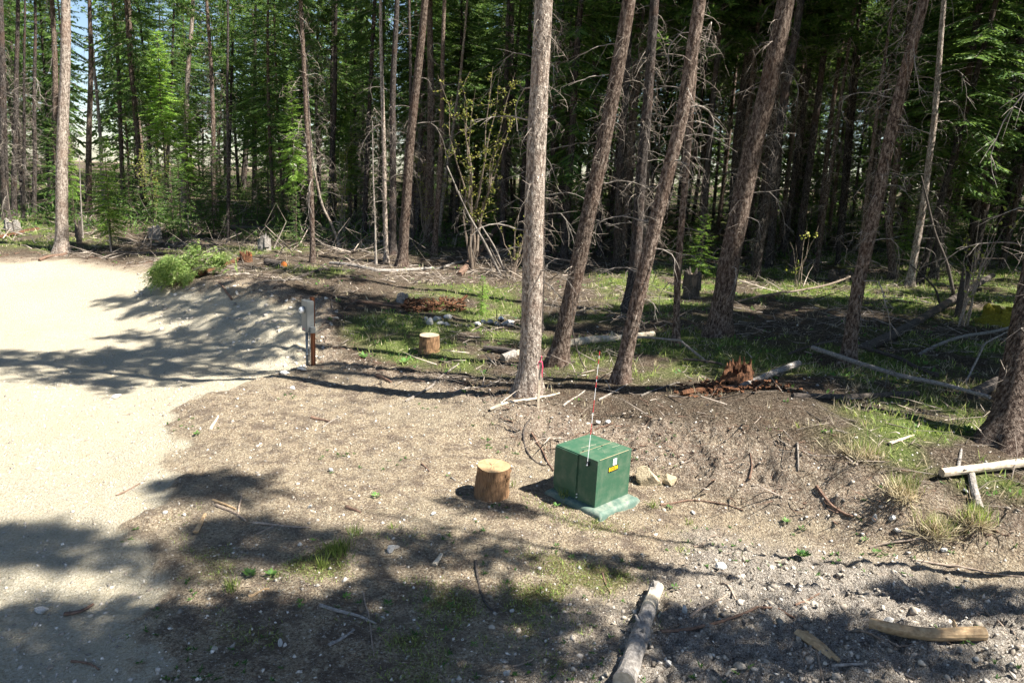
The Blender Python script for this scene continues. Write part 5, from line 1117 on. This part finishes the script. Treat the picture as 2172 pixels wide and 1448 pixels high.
def twigs(name, n, dens, l0, l1, m_, tilt=.05, x0=-30, x1=28, y0=8, y1=45, thick=1.0):
    x, y, z, zz = scatter(n, x0, x1, y0, y1, dens); n = len(x); L_ = l0 + (l1 - l0) * RN.rand(n) ** 2; az = RN.rand(n) * 6.28; el = np.abs(RN.randn(n)) * tilt * 3
    d = np.stack([np.cos(az) * np.cos(el), np.sin(az) * np.cos(el), np.sin(el)], 1); c = np.stack([x, y, z + .012 + np.abs(RN.randn(n)) * tilt * .5], 1)
    bend = RN.randn(n, 3) * [.16, .16, .06] * L_[:, None]; m1 = c + d * L_[:, None] * .5 + bend; e = c + d * L_[:, None]
    w = (.003 + .011 * RN.rand(n) ** 2) * thick * np.clip(.35 + y / 26, .5, 1.6); V1, F1 = ribbons(c, m1, w); V2, F2 = ribbons(m1, e, w * .4)
    stuff(name, np.vstack([V1, V2]), np.vstack([F1, F2 + len(V1)]), m_)
slash = lambda x, y, z: z[1] * (.25 + .75 * sm(fbm(x, y, 2.6, 3, 41), .42, .62)) * (1 - .55 * z[4]) + .35 * z[3]
twigs('twig_litter', 26000, slash, .2, 1.2, 'deadt', .07, thick=1.5)
twigs('brushwood', 5200, lambda x, y, z: z[1] * (y > 12.5) * sm(fbm(x, y, 2.6, 3, 41), .46, .6) * (1 - .6 * z[4]), .6, 2.4, 'deadt', .12, thick=1.7)
twigs('lip_debris', 26000, lambda x, y, z: 1.0 * z[3] * (1 - .6 * z[4]), .08, .5, 'brown', .06, -28, 12, 8, 40, 1.6)
twigs('bark_flakes', 16000, lambda x, y, z: .28 * (1 - z[0]) * (1 - z[1]) + .5 * z[3] + .06, .03, .16, 'stick', .02, -9, 9, 6, 17)
def blades(name, n, dens, h0, h1, m_, w, x0=-32, x1=32, y0=8, y1=42):
    x, y, z, zz = scatter(n, x0, x1, y0, y1, dens); n = len(x); k = 4; P = np.repeat(np.stack([x, y, z], 1), k, 0) + RN.randn(n * k, 3) * [.05, .05, 0]
    D = RN.randn(n * k, 3) * .55 + [0, 0, .9]; V, F = diamonds(P, D, h0 + (h1 - h0) * RN.rand(n * k), w * (1 + P[:, 1] / 22) * (.7 + .6 * RN.rand(n * k))); stuff(name, V, F, m_)
blades('grass', 60000, lambda x, y, z: z[4] * .95, .06, .22, 'grass', .010)
MSP = poly_flat([(420,1080),(700,1130),(1100,1060),(1500,1180),(1250,1400),(900,1448),(480,1330)], .3)
blades('short_grass', 26000, lambda x, y, z: .8 * sm(sdf(MSP, x, y), -.5, .4) * sm(fbm(x, y, .7, 4, 21), .50, .62) * (1 - z[0]), .02, .08, 'grass', .006, -8, 6, 6.3, 12)
blades('dry_grass', 34000, lambda x, y, z: z[4] * .55 + .10 * z[1] + .5 * sm(sdf(GRS2, x, y), -.5, .1) * sm(-sdf(GRS2, x, y), -.6, .1), .07, .26, 'straw', .008)
x, y, z, zz = scatter(1500, -10, 10, 6.3, 15, lambda x, y, z: (1 - z[1]) * (1 - z[0]) * sm(fbm(x, y, 1.3, 3, 71), .5, .65)); k_ = 7; P = np.repeat(np.stack([x, y, z + .005], 1), k_, 0); D = RN.randn(len(P), 3) * [1, 1, .3] + [0, 0, .45]
V, F = diamonds(P, D, .02 + .05 * RN.rand(len(P)), .012 + .014 * RN.rand(len(P)), np.array([0, 0, 4.])); stuff('small_sprouts', V, F, 'weed')
blades('ground_plants', 9000, lambda x, y, z: z[4] * .35 + .12 * z[1], .05, .12, 'weed', .03)

print('TRIS', sum(sum(len(p.vertices) - 2 for p in me.polygons) for me in bpy.data.meshes) if False else sum(len(me.loops) - 2 * len(me.polygons) for me in bpy.data.meshes))

n_ = 6500; y = 38 + 72 * RN.rand(n_); x = (RN.rand(n_) * 2 - 1) * y * .85; k = fbm(x, y, 7, 3, 51) > .42; x, y = x[k], y[k]; z = full_h(x, y); n_ = len(x)
hh = .25 + 1.1 * RN.rand(n_) ** 2; P = np.repeat(np.stack([x, y, z], 1), 16, 0); hr = np.repeat(hh, 16); P = P + np.stack([RN.randn(len(P)) * .35, RN.randn(len(P)) * .35, RN.rand(len(P)) * hr], 1)
V, F = diamonds(P, RN.randn(len(P), 3) + [0, 0, .7], .15 + .2 * RN.rand(len(P)), .04 + .05 * RN.rand(len(P))); stuff('undergrowth', V, F, 'needle')
twigs('far_brush', 9000, lambda x, y, z: z[1] * sm(fbm(x, y, 6, 3, 52), .4, .55), .8, 2.6, 'deadt', .22, -62, 62, 34, 82, 2.2)
